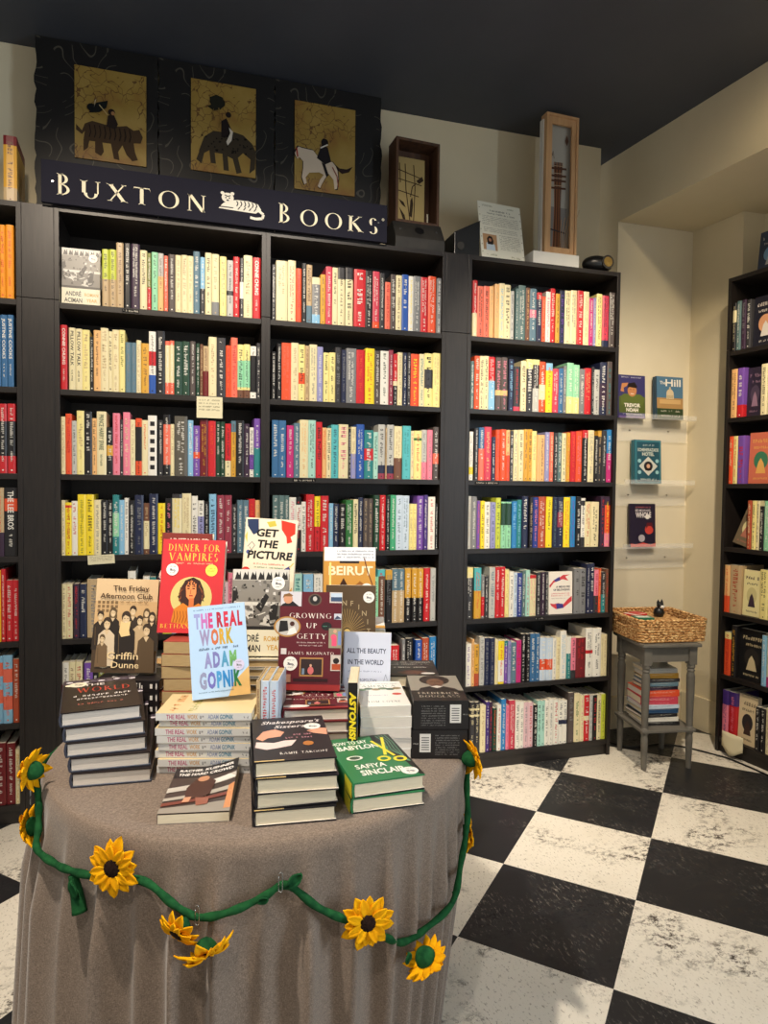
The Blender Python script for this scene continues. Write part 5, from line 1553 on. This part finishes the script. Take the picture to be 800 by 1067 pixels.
def d_leopard(a):
    c = (56,48,36); d = (22,18,16)
    a.poly([(.12,.22),(.2,.38),(.34,.46),(.5,.46),(.66,.48),(.8,.46),(.94,.38),(1.0,.3),(.99,.1),(.9,.04),(.92,.2),(.8,.26),(.72,.2),(.78,.04),(.7,.02),(.64,.18),(.56,.2),(.58,.04),(.5,.04),(.48,.22),(.36,.22),(.38,.1),(.3,.1),(.28,.24),(.2,.2),(.16,.08),(.08,.12),(.12,.2)], c)
    rnd = random.Random(3)
    for k in range(46): a.ell(.16+rnd.random()*.78,.24+rnd.random()*.18,.014,None,d,7); a.k -= 1
    a.poly([(.46,.4),(.46,.58),(.54,.62),(.62,.5),(.6,.42)],(30,22,20)); a.ell(.57,.66,.045,None,(30,22,20),12); a.poly([(.54,.36),(.6,.46),(.58,.52),(.64,.48),(.62,.38),(.56,.32)],(206,196,180))
    a.ell(.4,.78,.12,.06,(24,26,18),16); a.poly([(.3,.74),(.24,.72),(.34,.68),(.44,.7),(.52,.76),(.48,.84),(.38,.86),(.28,.82)],(30,30,20)); a.line([(.42,.72),(.44,.6),(.42,.5)],.016,(120,96,50)); a.line([(.34,.7),(.32,.58)],.01,(110,90,50))
def d_horse(a):
    c = (196,180,160); d = (40,28,26)
    o = [(.0,.4),(.06,.48),(.12,.47),(.3,.46),(.38,.4),(.46,.36),(.62,.36),(.7,.3),(.72,.18),(.7,.06),(.66,.05),(.64,.16),(.56,.22),(.5,.16),(.44,.08),(.42,.04),(.38,.06),(.42,.14),(.48,.2),(.4,.22),(.24,.2),(.18,.14),(.2,.08),(.16,.06),(.12,.14),(.14,.24),(.14,.32),(.08,.36),(.04,.34)]
    a.poly([(x+(x-.4)*.05,y+(y-.25)*.05) for x,y in o], d); a.poly(o, c)
    a.poly([(.66,.34),(.74,.3),(.86,.3),(.96,.34),(.9,.27),(.78,.24),(.7,.28)], d); a.poly([(.36,.38),(.44,.54),(.54,.52),(.6,.36),(.5,.32)],(30,26,28)); a.ell(.49,.57,.06,.045,(24,20,20),12); a.line([(.42,.5),(.54,.55)],.02,(206,200,190))
    a.poly([(.44,.34),(.5,.32),(.56,.2),(.52,.18)],(30,26,28)); a.line([(.62,.3),(.7,.2),(.72,.08)],.014,(120,40,34)); a.line([(.03,.46),(.05,.36)],.02,(150,44,34))
hanging(-1.800,-1.335,2.42,3.100,.2,-1.656,-1.382,2.640,3.008,'black marbled hanging with gilded map and rider on a tiger',d_tiger)
hanging(-1.333,-.850,2.42,3.100,.2,-1.203,-.932,2.656,3.036,'black marbled hanging with gilded map and rider on a leopard',d_leopard)
hanging(-.848,-.362,2.42,3.100,.2,-.762,-.487,2.636,3.020,'black marbled hanging with gilded map and rider on a white horse',d_horse)
# ---------------------------------------------------------------- box picture, its stand, speaker, notice, lantern, dome speaker
def frame_box(mb, x0, x1, z0, z1, d, t, col='wh'):
    mb.box((x0,0,z0),(x0+t,d,z1),col); mb.box((x1-t,0,z0),(x1,d,z1),col); mb.box((x0+t,0,z1-t),(x1-t,d,z1),col); mb.box((x0+t,0,z0),(x1-t,d,z0+t),col)
bs = empty('wooden_stand', (-.342,.015,CH+.0006)); tag(bs, 'dark wooden stand with a hole, under the open box picture', 'stand')
mb = MB(); mb.prism([(0,0),(.02,-.0),(.235,-.0),(.235,.0)],0,.001); mb = MB()
Mz = Matrix(((0,0,1,0),(1,0,0,0),(0,1,0,0),(0,0,0,1)))
mb.prism([(0,0),(.16,0),(.16,.135),(.055,.135),(0,.05)], 0, .232, 'gy', Mz); mb.build('stand_body','blackbox',bs,bevel=.003)
mb = MB(); nrm = Vector((0,-.085,.055)).normalized(); cc = Vector((.12,.0275,.0925))
mb.tube([cc-nrm*.004, cc+nrm*.0012], .022, 18); mb.build('dark_hole','black',bs)
mb = MB()
for x in (.03,.2): q = Vector((x,.0275,.0925)); mb.tube([q-nrm*.002,q+nrm*.002],.006,10)
mb.build('studs','metal',bs)
bp = empty('box_picture', (-.326,.07,CH+.0006+.136), R_(3)); tag(bp, 'open wooden box holding a cut-paper picture of birds on branches', 'picture')
mb = MB(); frame_box(mb, 0,.212,0,.372,.10,.012); mb.box((.012,.094,.012),(.2,.1,.36)); mb.build('box_case','oak',bp,bevel=.001)
mb = MB(); mb.box((.0125,.03,.013),(.15,.034,.30),(160,140,92)); a = Art(mb,(.0125,.0296,.013),(1,0,0),(0,0,1),.1375,.287,.0002)
for pts in ([(.05,.8),(.95,.7)],[(.0,.66),(.9,.6)],[(.0,.48),(.8,.42)],[(.3,.9),(.34,.5),(.5,.0)],[(.6,.9),(.66,.55),(.62,.0)],[(.1,.9),(.14,.6)]): a.line(pts,.03,(60,44,28))
a.poly([(.46,.1),(.5,.34),(.56,.4),(.6,.3),(.56,.08)],(50,38,26)); a.poly([(.1,.22),(.3,.1),(.34,.02),(.24,.04)],(50,38,26)); a.poly([(.7,.66),(.9,.74),(.96,.68),(.8,.62)],(50,38,26)); a.poly([(.08,.34),(.26,.3),(.34,.22),(.2,.26)],(50,38,26)); a.line([(.5,.4),(.56,.56),(.7,.62)],.03,(50,38,26))
mb.build('cut_paper_scene','matte',bp)
mb = MB(); mb.tube([(.175,.05,.0125),(.175,.05,.07)],.004,8,(206,196,170)); mb.build('candle_stub','matte',bp)
sp = empty('loudspeaker', (-.058,.03,CH+.0006), R_(0)); tag(sp, 'black wedge-shaped loudspeaker partly behind the white notice', 'speaker')
mb = MB(); mb.prism([(0,0),(.125,0),(.125,.17),(0,.105)],0,.14,'ch',Matrix(((1,0,0,0),(0,0,1,0),(0,1,0,0),(0,0,0,1)))); 
mb.f = [tuple(reversed(f)) for f in mb.f]; mb.build('speaker_cabinet','black',sp,bevel=.003)
mb = MB(); mb.tube([(.03,-.0035,.045),(.03,-.0005,.045)],.018,18); mb.build('speaker_cone','blackbox',sp)
nt_ = make_book('notice_card', .226, .292, .003, (226,224,206), hard=False, page='paper')
for ch in list(nt_.children): bpy.data.objects.remove(ch)
mb = MB(); mb.box((0,0,0),(.226,.292,.003),(228,226,210)); a = Art(mb,(0,0,.003),(1,0,0),(0,1,0),.226,.292,.00006)
ik = (96,96,84); a.fake(.1,.34,.92,.03,(150,150,120)); a.fake(.66,.9,.92,.03,(150,150,120)); a.fake(.24,.76,.84,.032,ik); a.fake(.18,.84,.79,.026,ik)
for k in range(6): a.fake(.08,.92,.74-.03*k,.013,ik)
for k in range(3): a.fake(.1,.88,.53-.03*k,.013,ik)
for k in range(9): a.fake(.44,.92,.42-.03*k,.013,ik)
a.rect(.06,.14,.38,.42,(176,140,104)); a.poly([(.12,.14),(.13,.26),(.22,.3),(.32,.24),(.33,.14)],(190,204,214)); a.poly([(.16,.24),(.15,.34),(.2,.39),(.27,.38),(.3,.3),(.28,.24)],(34,26,24)); a.ell(.22,.32,.035,.03,(170,120,90),12)
a.fake(.12,.34,.05,.03,(150,150,120)); a.fake(.66,.9,.05,.03,(150,150,120))
for k in range(7): a.ell(.03,.1+.13*k,.012,None,(150,140,120),8); a.ell(.97,.1+.13*k,.012,None,(150,140,120),8)
mb.build('printed_sheet','print',nt_); stand(nt_, .226, .292, .003, (.190,.035,CH+.0006), 3, 14, -1.5); tag(nt_, 'cream notice card with a small portrait, leaning on top of the right bookcase', 'notice')
lb_ = empty('white_plinth', (.335,.02,CH+.0006)); tag(lb_, 'low white block under the tall wooden case', 'plinth'); mb = MB(); mb.box((0,0,0),(.245,.13,.062)); mb.build('block','whitebox',lb_,bevel=.002)
sb_ = empty('shadow_box', (.402,.035,CH+.0006+.0625), R_(2)); tag(sb_, 'tall narrow pale wooden display case with a painting of bundled sticks', 'picture')
mb = MB(); frame_box(mb,0,.176,0,.655,.05,.012); mb.build('outer_case','pine',sb_,bevel=.001)
mb = MB()
for (x0,x1,z0,z1) in ((.0121,.034,.0121,.6429),(.142,.1639,.0121,.6429),(.0341,.1419,.61,.6429),(.0341,.1419,.0121,.036)): mb.box((x0,.006,z0),(x1,.018,z1))
mb.build('inner_frame','pine',sb_,bevel=.001)
mb = MB(); mb.box((-.007,.022,.0),(-.0005,.05,.63)); mb.build('white_side_strip','whitebox',sb_)
mb = MB(); mb.box((.0122,.038,.0122),(.1638,.0495,.6428),(168,166,158)); a = Art(mb,(.034,.0376,.036),(1,0,0),(0,0,1),.108,.574,.0003)
a.rect(0,.0,1,.35,(130,128,126)); a.poly([(.3,0),(.34,.36),(.3,.7),(.7,.7),(.62,.36),(.7,0)],(104,66,48))
for k in range(9): a.line([(.3+.05*k,.0),(.36+.035*k,.36),(.3+.05*k,.72)],.03,[(150,96,66),(70,46,38),(120,84,60)][k % 3])
for z in (.5,.56,.6,.66): a.line([(0,z),(.9,z+.01)],.09,(84,58,46)); a.line([(.04,z+.02),(.8,z+.03)],.03,(176,160,140))
a.ell(.14,.77,.06,None,(60,56,54),10); a.line([(.1,.72),(.2,.8),(.26,.74)],.03,(120,110,100)); a.poly([(.8,.9),(.9,.95),(.98,.9),(.9,.86)],(96,70,56)); a.line([(.1,.16),(.9,.14)],.06,(60,56,60))
mb.build('painted_back','matte',sb_)
mb = MB()
for k in range(6): x = .10+.008*k; mb.tube([(x,.028,.037),(x+.004*k,.026,.11),(x+.012*k-.004,.012,.17+.012*k)],.0011,6)
mb.build('grass_stalks','pine',sb_)
ds = empty('dome_speaker', (.70,.05,CH+.0006)); tag(ds, 'low oval black speaker with a brass-coloured cone, at the row end', 'speaker')
mb = MB(); pts = []
for i in range(17):
    ph = PI*i/16; rr = math.sin(ph); pts.append((rr, -math.cos(ph)))
vs = []; fs = []; sg_ = 28
for (r_, z_) in pts:
    for j in range(sg_): t_ = 2*PI*j/sg_; vs.append((.080*r_*math.cos(t_), .05*r_*math.sin(t_), .041+.041*z_))
for k in range(16):
    for j in range(sg_): fs.append((k*sg_+j,k*sg_+(j+1) % sg_,(k+1)*sg_+(j+1) % sg_,(k+1)*sg_+j))
mb.add(vs,fs); mb.build('shell','black',ds,smooth=True)
mb = MB(); mb.tube([(.025,-.036,.042),(.025,-.053,.042)],.032,24); mb.build('rim','blackbox',ds); mb = MB(); mb.tube([(.025,-.0505,.042),(.025,-.0545,.042)],.023,24); mb.build('cone','brass',ds)
# ---------------------------------------------------------------- paper notes and shelf labels
def note(x, z, w, h, y, label, tilt=0, cat='note'):
    mb = MB(); mb.box((0,-.0012,-h),(w,0,0),(222,214,180)); a = Art(mb,(0,-.00125,-h),(1,0,0),(0,0,1),w,h,.00006)
    for k in range(4): a.fake(.08,.9,.8-.15*k,.07,(120,112,84))
    o = mb.build('shelf_note','matte'); o.location = (x,y,z); o.rotation_euler = (0,R_(tilt),0); tag(o, label, cat)
note(-1.182,1.676,.102,.086,-.0006,'cream handwritten note hanging under the second shelf of left bookcase')
note(-1.592,1.036,.098,.036,-.0006,'long cream note hanging under the fourth shelf of left bookcase', -3)
def lab(x0, x1, z, txt, label):
    mb = MB(); mb.box((0,-.001,0),(x1-x0,0,.012),(20,19,20)); a = Art(mb,(0,-.00105,0),(1,0,0),(0,0,1),x1-x0,.012,.00004); a.fake(.06,.94,.2,.55,(216,210,196)); o = mb.build('shelf_label','matte'); o.location = (x0,.0014,z); tag(o, label, 'label', 'small white-on-black section labels')
lab(-1.464,-1.401,SZ[0]-.017,'', 'small section label on the top shelf edge of the left bookcase')
lab(-.79,-.69,SZ[2]-.017,'', 'small section label on the third shelf edge of the middle bookcase')
lab(.049,.17,SZ[2]-.017,'', 'small section label on the third shelf edge of the right bookcase')
lab(.373,.419,SZ[4]-.017,'', 'small section label on the fifth shelf edge of the right bookcase')
mb = MB(); vs = []; fs = []
for i in range(13):
    for j in range(5): u = i/12; vs.append(tuple(ld @ Vector((.055+.115*u, -.02+.02*(j/4)*0+.0, 0))+Vector((0,0,.022+.075*j/4+.018*math.sin(u*5+j*.5)*(1-j/4)))) if False else tuple(ld @ Vector((.050+.12*u, -.012-.016*math.sin(u*3.1)*(1-j/4), .03+.09*j/4+.016*math.cos(u*6)*(1-j/4)))))
for i in range(12):
    for j in range(4): fs.append((i*5+j,(i+1)*5+j,(i+1)*5+j+1,i*5+j+1))
mb.add(vs,fs,(222,212,178)); o = mb.build('curled_paper','matte',solid=.0006,smooth=True); tag(o,'curled cream sheet hanging at the foot of the angled bookcase','paper')
# ---------------------------------------------------------------- stool with lower shelf
st_ = empty('stool', (.978,-.098,0), R_(-9)); tag(st_, 'small grey painted stool table with turned legs beside the right bookcase', 'stool')
SW, SD = .125, .130
mb = MB(); mb.box((-SW-.022,-SD-.022,.584),(SW+.022,SD+.022,.60)); mb.build('seat_top','greypaint',st_,bevel=.004)
prof = [(.012,.0),(.014,.06),(.0165,.14),(.0145,.165),(.018,.17),(.018,.195),(.0145,.20),(.016,.26),(.019,.38),(.0195,.44),(.015,.462),(.019,.468),(.015,.476),(.019,.484),(.0175,.5)]
for sx in (-1,1):
    for sy in (-1,1):
        mb = MB(); cx, cyy = sx*(SW-.012), sy*(SD-.012)
        mb.lathe(prof, 20, c=(cx,cyy,0)); mb.box((cx-.019,cyy-.019,.498),(cx+.019,cyy+.019,.5838)); mb.build('leg','greypaint',st_,smooth=False,bevel=0)
for (a_, b_) in (((-SW+.007,-SD+.002,.512),(SW-.007,-SD+.016,.5838)),((-SW+.007,SD-.016,.512),(SW-.007,SD-.002,.5838)),((-SW+.002,-SD+.017,.512),(-SW+.016,SD-.017,.5838)),((SW-.016,-SD+.017,.512),(SW-.002,SD-.017,.5838))):
    mb = MB(); mb.box(a_,b_); mb.build('apron','greypaint',st_)
mb = MB(); mb.box((-SW-.010,-SD-.010,.178),(SW+.010,SD+.010,.192)); mb.build('lower_shelf','greypaint',st_,bevel=.003)
stk = [('bk',.018),('wh',.020),('bk',.016),('st',.026),('pb',.017),('rp',.036),('or',.030),('dp',.020),('sb',.018),('ch',.016),('go',.024),('lg',.022)]
z = .1926; Ms = Matrix.Translation((.978,-.098,0)) @ Matrix.Rotation(R_(-9),4,'Z')
for i,(c_,t_) in enumerate(stk):
    w_, h_ = (.150,.185) if i < 7 else (.130,.160)
    o = make_book('book', w_, h_, t_, c_, hard=True, sart=plain(c_, 'wh' if sum(PAL[c_]) < 450 else 'bk'), art=plain(c_, 'wh' if sum(PAL[c_]) < 450 else 'bk'), page='paper' if i % 2 else 'paper_grey')
    v = Ms @ Vector((.084-(i % 3)*.004, -.080+(i*5 % 4)*.004+(.004 if i > 6 else 0), z)); lie(o, v.x, v.y, v.z, 81+((i*7) % 5-2)*1.2); z += t_+.0007
    tag(o, f"{NAME[c_]} book, {['lowest'] [0] if i == 0 else ORD[i]+' from the bottom' if i < 11 else 'topmost'} in the pile on the stool's lower shelf".replace('first from','second from') if i != 1 else f"{NAME[c_]} book lying second from the bottom on the stool's lower shelf", BK, 'books piled under the stool top')
# seagrass basket
bk_ = empty('seagrass_basket', (1.000,-.062,.6006), R_(-7)); tag(bk_, 'plaited seagrass tray basket with a handle gap, standing on the grey stool', 'basket')
BW, BD = .168, .158
def rrect(w, d, r=.03, n=6):
    out = []
    for (cx, cyy, a0) in ((w-r,d-r,0),(-w+r,d-r,90),(-w+r,-d+r,180),(w-r,-d+r,270)):
        for k in range(n+1): a = R_(a0+90*k/n); out.append((cx+r*math.cos(a), cyy+r*math.sin(a)))
    return out
def dense(pts, step=.004):
    out = []
    for i in range(len(pts)):
        a_, b_ = pts[i], pts[(i+1) % len(pts)]; L = math.hypot(b_[0]-a_[0], b_[1]-a_[1]); n = max(1, int(L/step))
        out += [(a_[0]+(b_[0]-a_[0])*k/n, a_[1]+(b_[1]-a_[1])*k/n) for k in range(n)]
    return out
mb = MB(); nrow = 9
for k in range(nrow):
    e = .006*k/nrow; loop = dense(rrect(BW+e, BD+e)); zz = .007+.0122*k
    pts = []; segs = [[]]
    for i, (x, y) in enumerate(loop):
        gap = k in (5,6,7) and x < -BW+.02 and abs(y) < .052
        if gap:
            if segs[-1]: segs.append([])
        else: segs[-1].append((x,y,zz,i))
    if k in (5,6,7): segs = [s for s in segs if len(s) > 2]; 
    if len(segs) == 2 and k in (5,6,7): segs = [segs[1]+segs[0]]
    for s_ in segs:
        if len(s_) < 3: continue
        P = [(x,y,z_+.0016*math.sin(i*1.3+k*2.1)) for x,y,z_,i in s_]
        mb.tube(P, (lambda q, ss=s_, kk=k: .0066+.0018*math.sin(ss[q][3]*1.3+kk*PI)), 7, closed=(k not in (5,6,7)))
mb.build('woven_sides','seagrass',bk_,smooth=True)
mb = MB()
for k in range(12): y = -BD+.02+k*(2*BD-.04)/11; mb.box((-BW+.006,y-.012,.0004),(BW-.006,y+.0118,.006))
mb.build('woven_base','seagrass',bk_)
def small(name, bm, mat, loc, rz, label, cat): o = bm.build(name, mat, smooth=False); o.location = loc; o.rotation_euler = (0,0,R_(rz)); tag(o, label, cat)
mb = MB(); mb.box((-.05,-.035,0),(.05,.035,.012),(196,44,48)); mb.box((-.046,-.033,.012),(.046,.033,.0135),(226,220,206)); mb.box((-.03,-.03,.0135),(.046,.030,.0142),(196,44,48)); small('gift_box', mb, 'print', (.930,-.00,.690), 20, 'red and white packet lying in the seagrass basket', 'packet')
mb = MB(); mb.box((-.045,-.03,0),(.045,.03,.014),(40,110,84)); mb.box((-.03,-.02,.014),(.03,.02,.0148),(206,214,200)); small('card_pack', mb, 'print', (.900,-.095,.690), -15, 'green and white packet lying in the seagrass basket', 'packet')
mb = MB(); mb.box((-.14,-.12,0),(.12,.13,.078),(150,120,90)); small('tissue_bed', mb, 'seagrass', (.995,-.06,.6075), -7, 'crumpled tan packing that fills the seagrass basket', 'packing')
tk = empty('plush_toy', (1.045,-.03,.686), R_(10)); tag(tk, 'small black plush toy with a white face sitting in the seagrass basket', 'toy')
mb = MB(); mb.lathe([(.0,.0),(.022,.004),(.027,.02),(.022,.038),(.014,.046),(0,.05)],20,caps=False); mb.build('body','black',tk,smooth=True)
mb = MB(); mb.lathe([(.0,-.017),(.014,-.011),(.018,.0),(.014,.011),(0,.017)],18,c=(0,-.008,.058),caps=False); mb.build('head','black',tk,smooth=True)
mb = MB(); mb.lathe([(.0,-.011),(.010,-.007),(.012,.0),(.010,.006),(0,.009)],16,c=(0,-.020,.053),caps=False); mb.build('face','whitebox',tk,smooth=True)
for sx in (-1,1): mb = MB(); mb.lathe([(.009,0),(.006,.010),(.0005,.020)],10,c=(sx*.012,-.006,.068)); mb.build('ear','black',tk)
# cable on the floor
mb = MB(); ctl = [(.86,.24,.2),(.87,.2,.06),(.89,.15,.006),(.94,.06,.0052),(1.03,.035,.0052),(1.12,.045,.0052),(1.22,-.02,.0052),(1.30,-.14,.0052),(1.34,-.24,.0052),(1.36,-.5,.0052),(1.33,-.9,.0052)]
def smooth_path(c, n=8):
    P = [Vector(q) for q in c]; out = []
    for i in range(len(P)-1):
        p0, p1, p2, p3 = P[max(0,i-1)], P[i], P[i+1], P[min(len(P)-1,i+2)]
        for k in range(n):
            t = k/n; out.append(.5*((2*p1)+(p2-p0)*t+(2*p0-5*p1+4*p2-p3)*t*t+(3*p1-p0-3*p2+p3)*t**3))
    return out+[P[-1]]
mb.tube(smooth_path(ctl),.0042,8); tag(mb.build('power_cable','black',smooth=True),'black cable trailing over the floor under the grey stool','cable')

# ---------------------------------------------------------------- felt sunflower garland
ga = empty('flower_garland', (TC.x,TC.y,0)); tag(ga, 'green felt rope garland with yellow sunflowers pinned around the tablecloth', 'garland')
def GP(deg, z, off=.010):
    r = max(skirt_r(deg, z), skirt_r(deg-1.5, z), skirt_r(deg+1.5, z))+off; return Vector((r*math.cos(R_(deg)), r*math.sin(R_(deg)), z))
ctl = [(-200,.69),(-185,.70),(-172,.715),(-165,.73),(-160.5,.700),(-158.5,.655),(-155,.63),(-148,.622),(-140,.632),(-130.3,.648),(-121,.654),(-114,.625),(-109.4,.603),(-103.2,.615),(-96.8,.633),(-92.3,.647),(-86.2,.608),(-78.9,.565),(-70.7,.512),(-63.8,.469),(-57.3,.47),(-46.3,.48),(-38.1,.524),(-30,.585),(-25,.65),(-18,.69),(-5,.66),(10,.64)]
path = smooth_path([GP(a_, z_) for a_, z_ in ctl], 7)
mb = MB(); mb.tube(path, lambda k: .0066+.0009*math.sin(k*1.1), 10); mb.build('felt_rope','green',ga,smooth=True)
def petals(nl, r0, r1, seed, droop=.25, full=360):
    rnd = random.Random(seed); mb = MB()
    for layer in range(2):
        for k in range(nl):
            a0 = 2*PI*(k+.5*layer)/nl+rnd.uniform(-.12,.12); L = (r1-r0)*rnd.uniform(.85,1.1)*(1 if layer == 0 else .82); wd = L*.27
            lift = rnd.uniform(-.25,.35)+.15*layer; vs = []; fs = []
            for i in range(7):
                t = i/6; rr = r0+L*t; w = wd*(math.sin(PI*min(1,t*.86+.14))**.7)*(1 if t < .97 else .05); zz = .003+layer*.004+lift*L*t*.6-droop*L*t*t*(.5+rnd.random()*.1)
                for j in (-1,-.5,0,.5,1):
                    cup = .35*w*abs(j)**1.5
                    vs.append(((rr*math.cos(a0)-w*j*math.sin(a0)), (rr*math.sin(a0)+w*j*math.cos(a0)), zz+cup))
            for i in range(6):
                for j in range(4): fs.append((i*5+j,(i+1)*5+j,(i+1)*5+j+1,i*5+j+1))
            mb.add(vs,fs)
    return mb
def sunflower(deg, z, size, nrm, seed, droop=.25, off=.02, back=False):
    p = GP(deg, z, off); n = Vector(nrm).normalized(); q = n.to_track_quat('Z','Y')
    r = bpy.data.objects.new('sunflower', None); C.objects.link(r); r.parent = ga; r.matrix_local = Matrix.Translation(p) @ q.to_matrix().to_4x4() @ Matrix.Rotation(seed,4,'Z'); r.empty_display_size = .01
    petals(11, size*.22, size, seed, droop).build('petals','yellow',r,smooth=True,solid=.0022)
    mb = MB(); mb.lathe([(.0,.010),(.10*size/.35,.010),(size*.33,.0065),(size*.36,.001),(size*.3,-.002),(0,-.002)],24,caps=False); mb.build('flower_centre','brown',r,smooth=True)
    mb = MB(); mb.lathe([(size*.42,.001),(size*.38,-.006),(size*.27,-.014),(.005,-.019),(0,-.019)],20,caps=False); mb.build('calyx','green',r,smooth=True)
def outn(deg, up=0, side=0): a_ = R_(deg); return (math.cos(a_)-side*math.sin(a_), math.sin(a_)+side*math.cos(a_), up)
sunflower(-160.5,.762,0.043,(-.75,.35,.05),1,.5,off=.018)
sunflower(-162.5,.645,0.043,(-.8,.3,-.25),2,.6,off=.014)
sunflower(-127,.674,0.049,outn(-118,.1),3,.15)
sunflower(-112.0,.598,0.041,(-.6,-.6,-.5),4,.5,off=.03)
sunflower(-106.8,.572,0.046,(.25,-.55,-.8),5,.5,off=.032)
sunflower(-76.5,.569,0.047,outn(-92,.12),6,.15)
sunflower(-61.0,.446,0.048,(.55,.1,-.85),7,.4,off=.034)
sunflower(-29.5,.722,0.046,(.95,.1,.2),8,.4,off=.012)
sunflower(-26,.54,0.043,(.9,-.3,.05),9,.4,off=.020)
def leaf(deg, z, L, ang, seed, off=.014):
    p = GP(deg, z, off); a_ = R_(deg); tn = Vector((-math.sin(a_), math.cos(a_), 0)); up = Vector((0,0,1)); out = Vector((math.cos(a_), math.sin(a_), 0))
    dr = (tn*math.cos(R_(ang))+up*math.sin(R_(ang))).normalized(); sd = out.cross(dr).normalized(); mb = MB(); vs = []; fs = []
    for i in range(8):
        t = i/7; w = L*.34*math.sin(PI*(t*.93+.04))**.8
        for j in (-1,-.5,0,.5,1): q = p+dr*(L*t)+sd*(w*j)+out*(.004*math.cos(t*3)+.006*abs(j)+.006*t); vs.append(tuple(q))
    for i in range(7):
        for j in range(4): fs.append((i*5+j,(i+1)*5+j,(i+1)*5+j+1,i*5+j+1))
    mb.add(vs,fs); mb.build('leaf','green',ga,smooth=True,solid=.0025)
leaf(-92.3,.650,.030,38,1); leaf(-43.5,.485,.034,-38,2,.016); leaf(-139,.622,.030,-60,3); leaf(-96,.636,.018,200,4); leaf(-66,.476,.02,-100,5)
mb = MB(); mb.tube([tuple(q) for q in smooth_path([GP(-140,.626),GP(-139,.60),GP(-137.5,.565,.014)],5)],lambda k: .0075+.0006*k,10); mb.build('hanging_felt_tail','green',ga,smooth=True)
for (dg_, z_, lb2) in ((-109.6,.614,'small metal pin holding the garland to the cloth at centre left'),(-94.0,.662,'small metal pin holding the garland near its middle leaf'),(-161,.712,'small metal pin holding the garland at the left table edge')):
    p = GP(dg_, z_, .024); mb = MB(); mb.tube(smooth_path([(0,0,.014),(.003,0,.017),(.006,0,.013),(.006,0,-.012),(.003,0,-.016),(0,0,-.012),(0,0,.010)],5),.0009,6); o = mb.build('safety_pin','metal',smooth=True)
    o.location = Vector((TC.x,TC.y,0))+p; o.rotation_euler = (0,0,R_(dg_+90)); tag(o, lb2, 'pin', 'safety pins holding the garland')

# ---------------------------------------------------------------- camera and light
cam = bpy.data.cameras.new('camera'); co = bpy.data.objects.new('camera', cam); C.objects.link(co); bpy.context.scene.camera = co
yaw, pit, rol, F = .2907, -.036, .0116, 706.13
f = Vector((math.sin(yaw)*math.cos(pit), math.cos(yaw)*math.cos(pit), math.sin(pit))); r = Vector((math.cos(yaw),-math.sin(yaw),0)); u = r.cross(f)
r2 = r*math.cos(rol)+u*math.sin(rol); u2 = -r*math.sin(rol)+u*math.cos(rol)
co.matrix_world = Matrix(((r2.x,u2.x,-f.x,CAM.x),(r2.y,u2.y,-f.y,CAM.y),(r2.z,u2.z,-f.z,CAM.z),(0,0,0,1)))
cam.sensor_fit = 'HORIZONTAL'; cam.sensor_width = 36; cam.lens = 36*F/800; cam.clip_start = .05
cam.shift_x = (400-399.39)/800; cam.shift_y = -(533.5-532.23)/800
def light(kind, name, loc, tgt, power, col, **k):
    l = bpy.data.lights.new(name, kind); o = bpy.data.objects.new(name, l); C.objects.link(o); o.location = loc
    o.rotation_euler = (Vector(tgt)-Vector(loc)).to_track_quat('-Z','Y').to_euler(); l.energy = power; l.color = col
    for a_, v_ in k.items(): setattr(l, a_, v_)
    return o
WARM = (1,.80,.56)
light('SPOT','ceiling_spot_left',(-1.75,-1.55,3.0),(-1.35,0,1.45),125,(1,.84,.66),spot_size=R_(80),spot_blend=.8,shadow_soft_size=.05)
light('SPOT','ceiling_spot_middle',(-.75,-1.55,3.0),(-.45,0,1.35),108,(1,.88,.74),spot_size=R_(80),spot_blend=.8,shadow_soft_size=.05)
light('SPOT','ceiling_spot_table',(-1.75,-1.95,3.0),(-1.05,-1.45,.6),270,(1,.87,.72),spot_size=R_(60),spot_blend=.7,shadow_soft_size=.04)
light('SPOT','ceiling_spot_aisle',(-1.7,-3.3,2.95),(-1.05,-1.45,.6),80,(1,.92,.84),spot_size=R_(46),spot_blend=.8,shadow_soft_size=.05)  # fill lamp added behind the camera to brighten page edges and cloth front
light('SPOT','ceiling_spot_right',(.35,-1.5,3.0),(.95,0,.8),225,(1,.84,.64),spot_size=R_(80),spot_blend=.8,shadow_soft_size=.04)
light('SPOT','ceiling_spot_soffit',(.93,-1.35,3.0),(1.2,-.95,2.80),30,(1,.80,.50),spot_size=R_(75),spot_blend=.9,shadow_soft_size=.03)
light('AREA','shop_window',(3.0,-3.4,1.6),(-.6,-1.0,.8),330,(.72,.86,1),shape='RECTANGLE',size=2.4,size_y=2.2)
w = bpy.data.worlds.new('world'); bpy.context.scene.world = w; w.use_nodes = True
w.node_tree.nodes['Background'].inputs[0].default_value = (1,.95,.86,1); w.node_tree.nodes['Background'].inputs[1].default_value = .5
vs_ = bpy.context.scene.view_settings; vs_.view_transform = 'Standard'; vs_.look = 'None'; vs_.exposure = 0; vs_.gamma = 1; vs_.use_curve_mapping = False
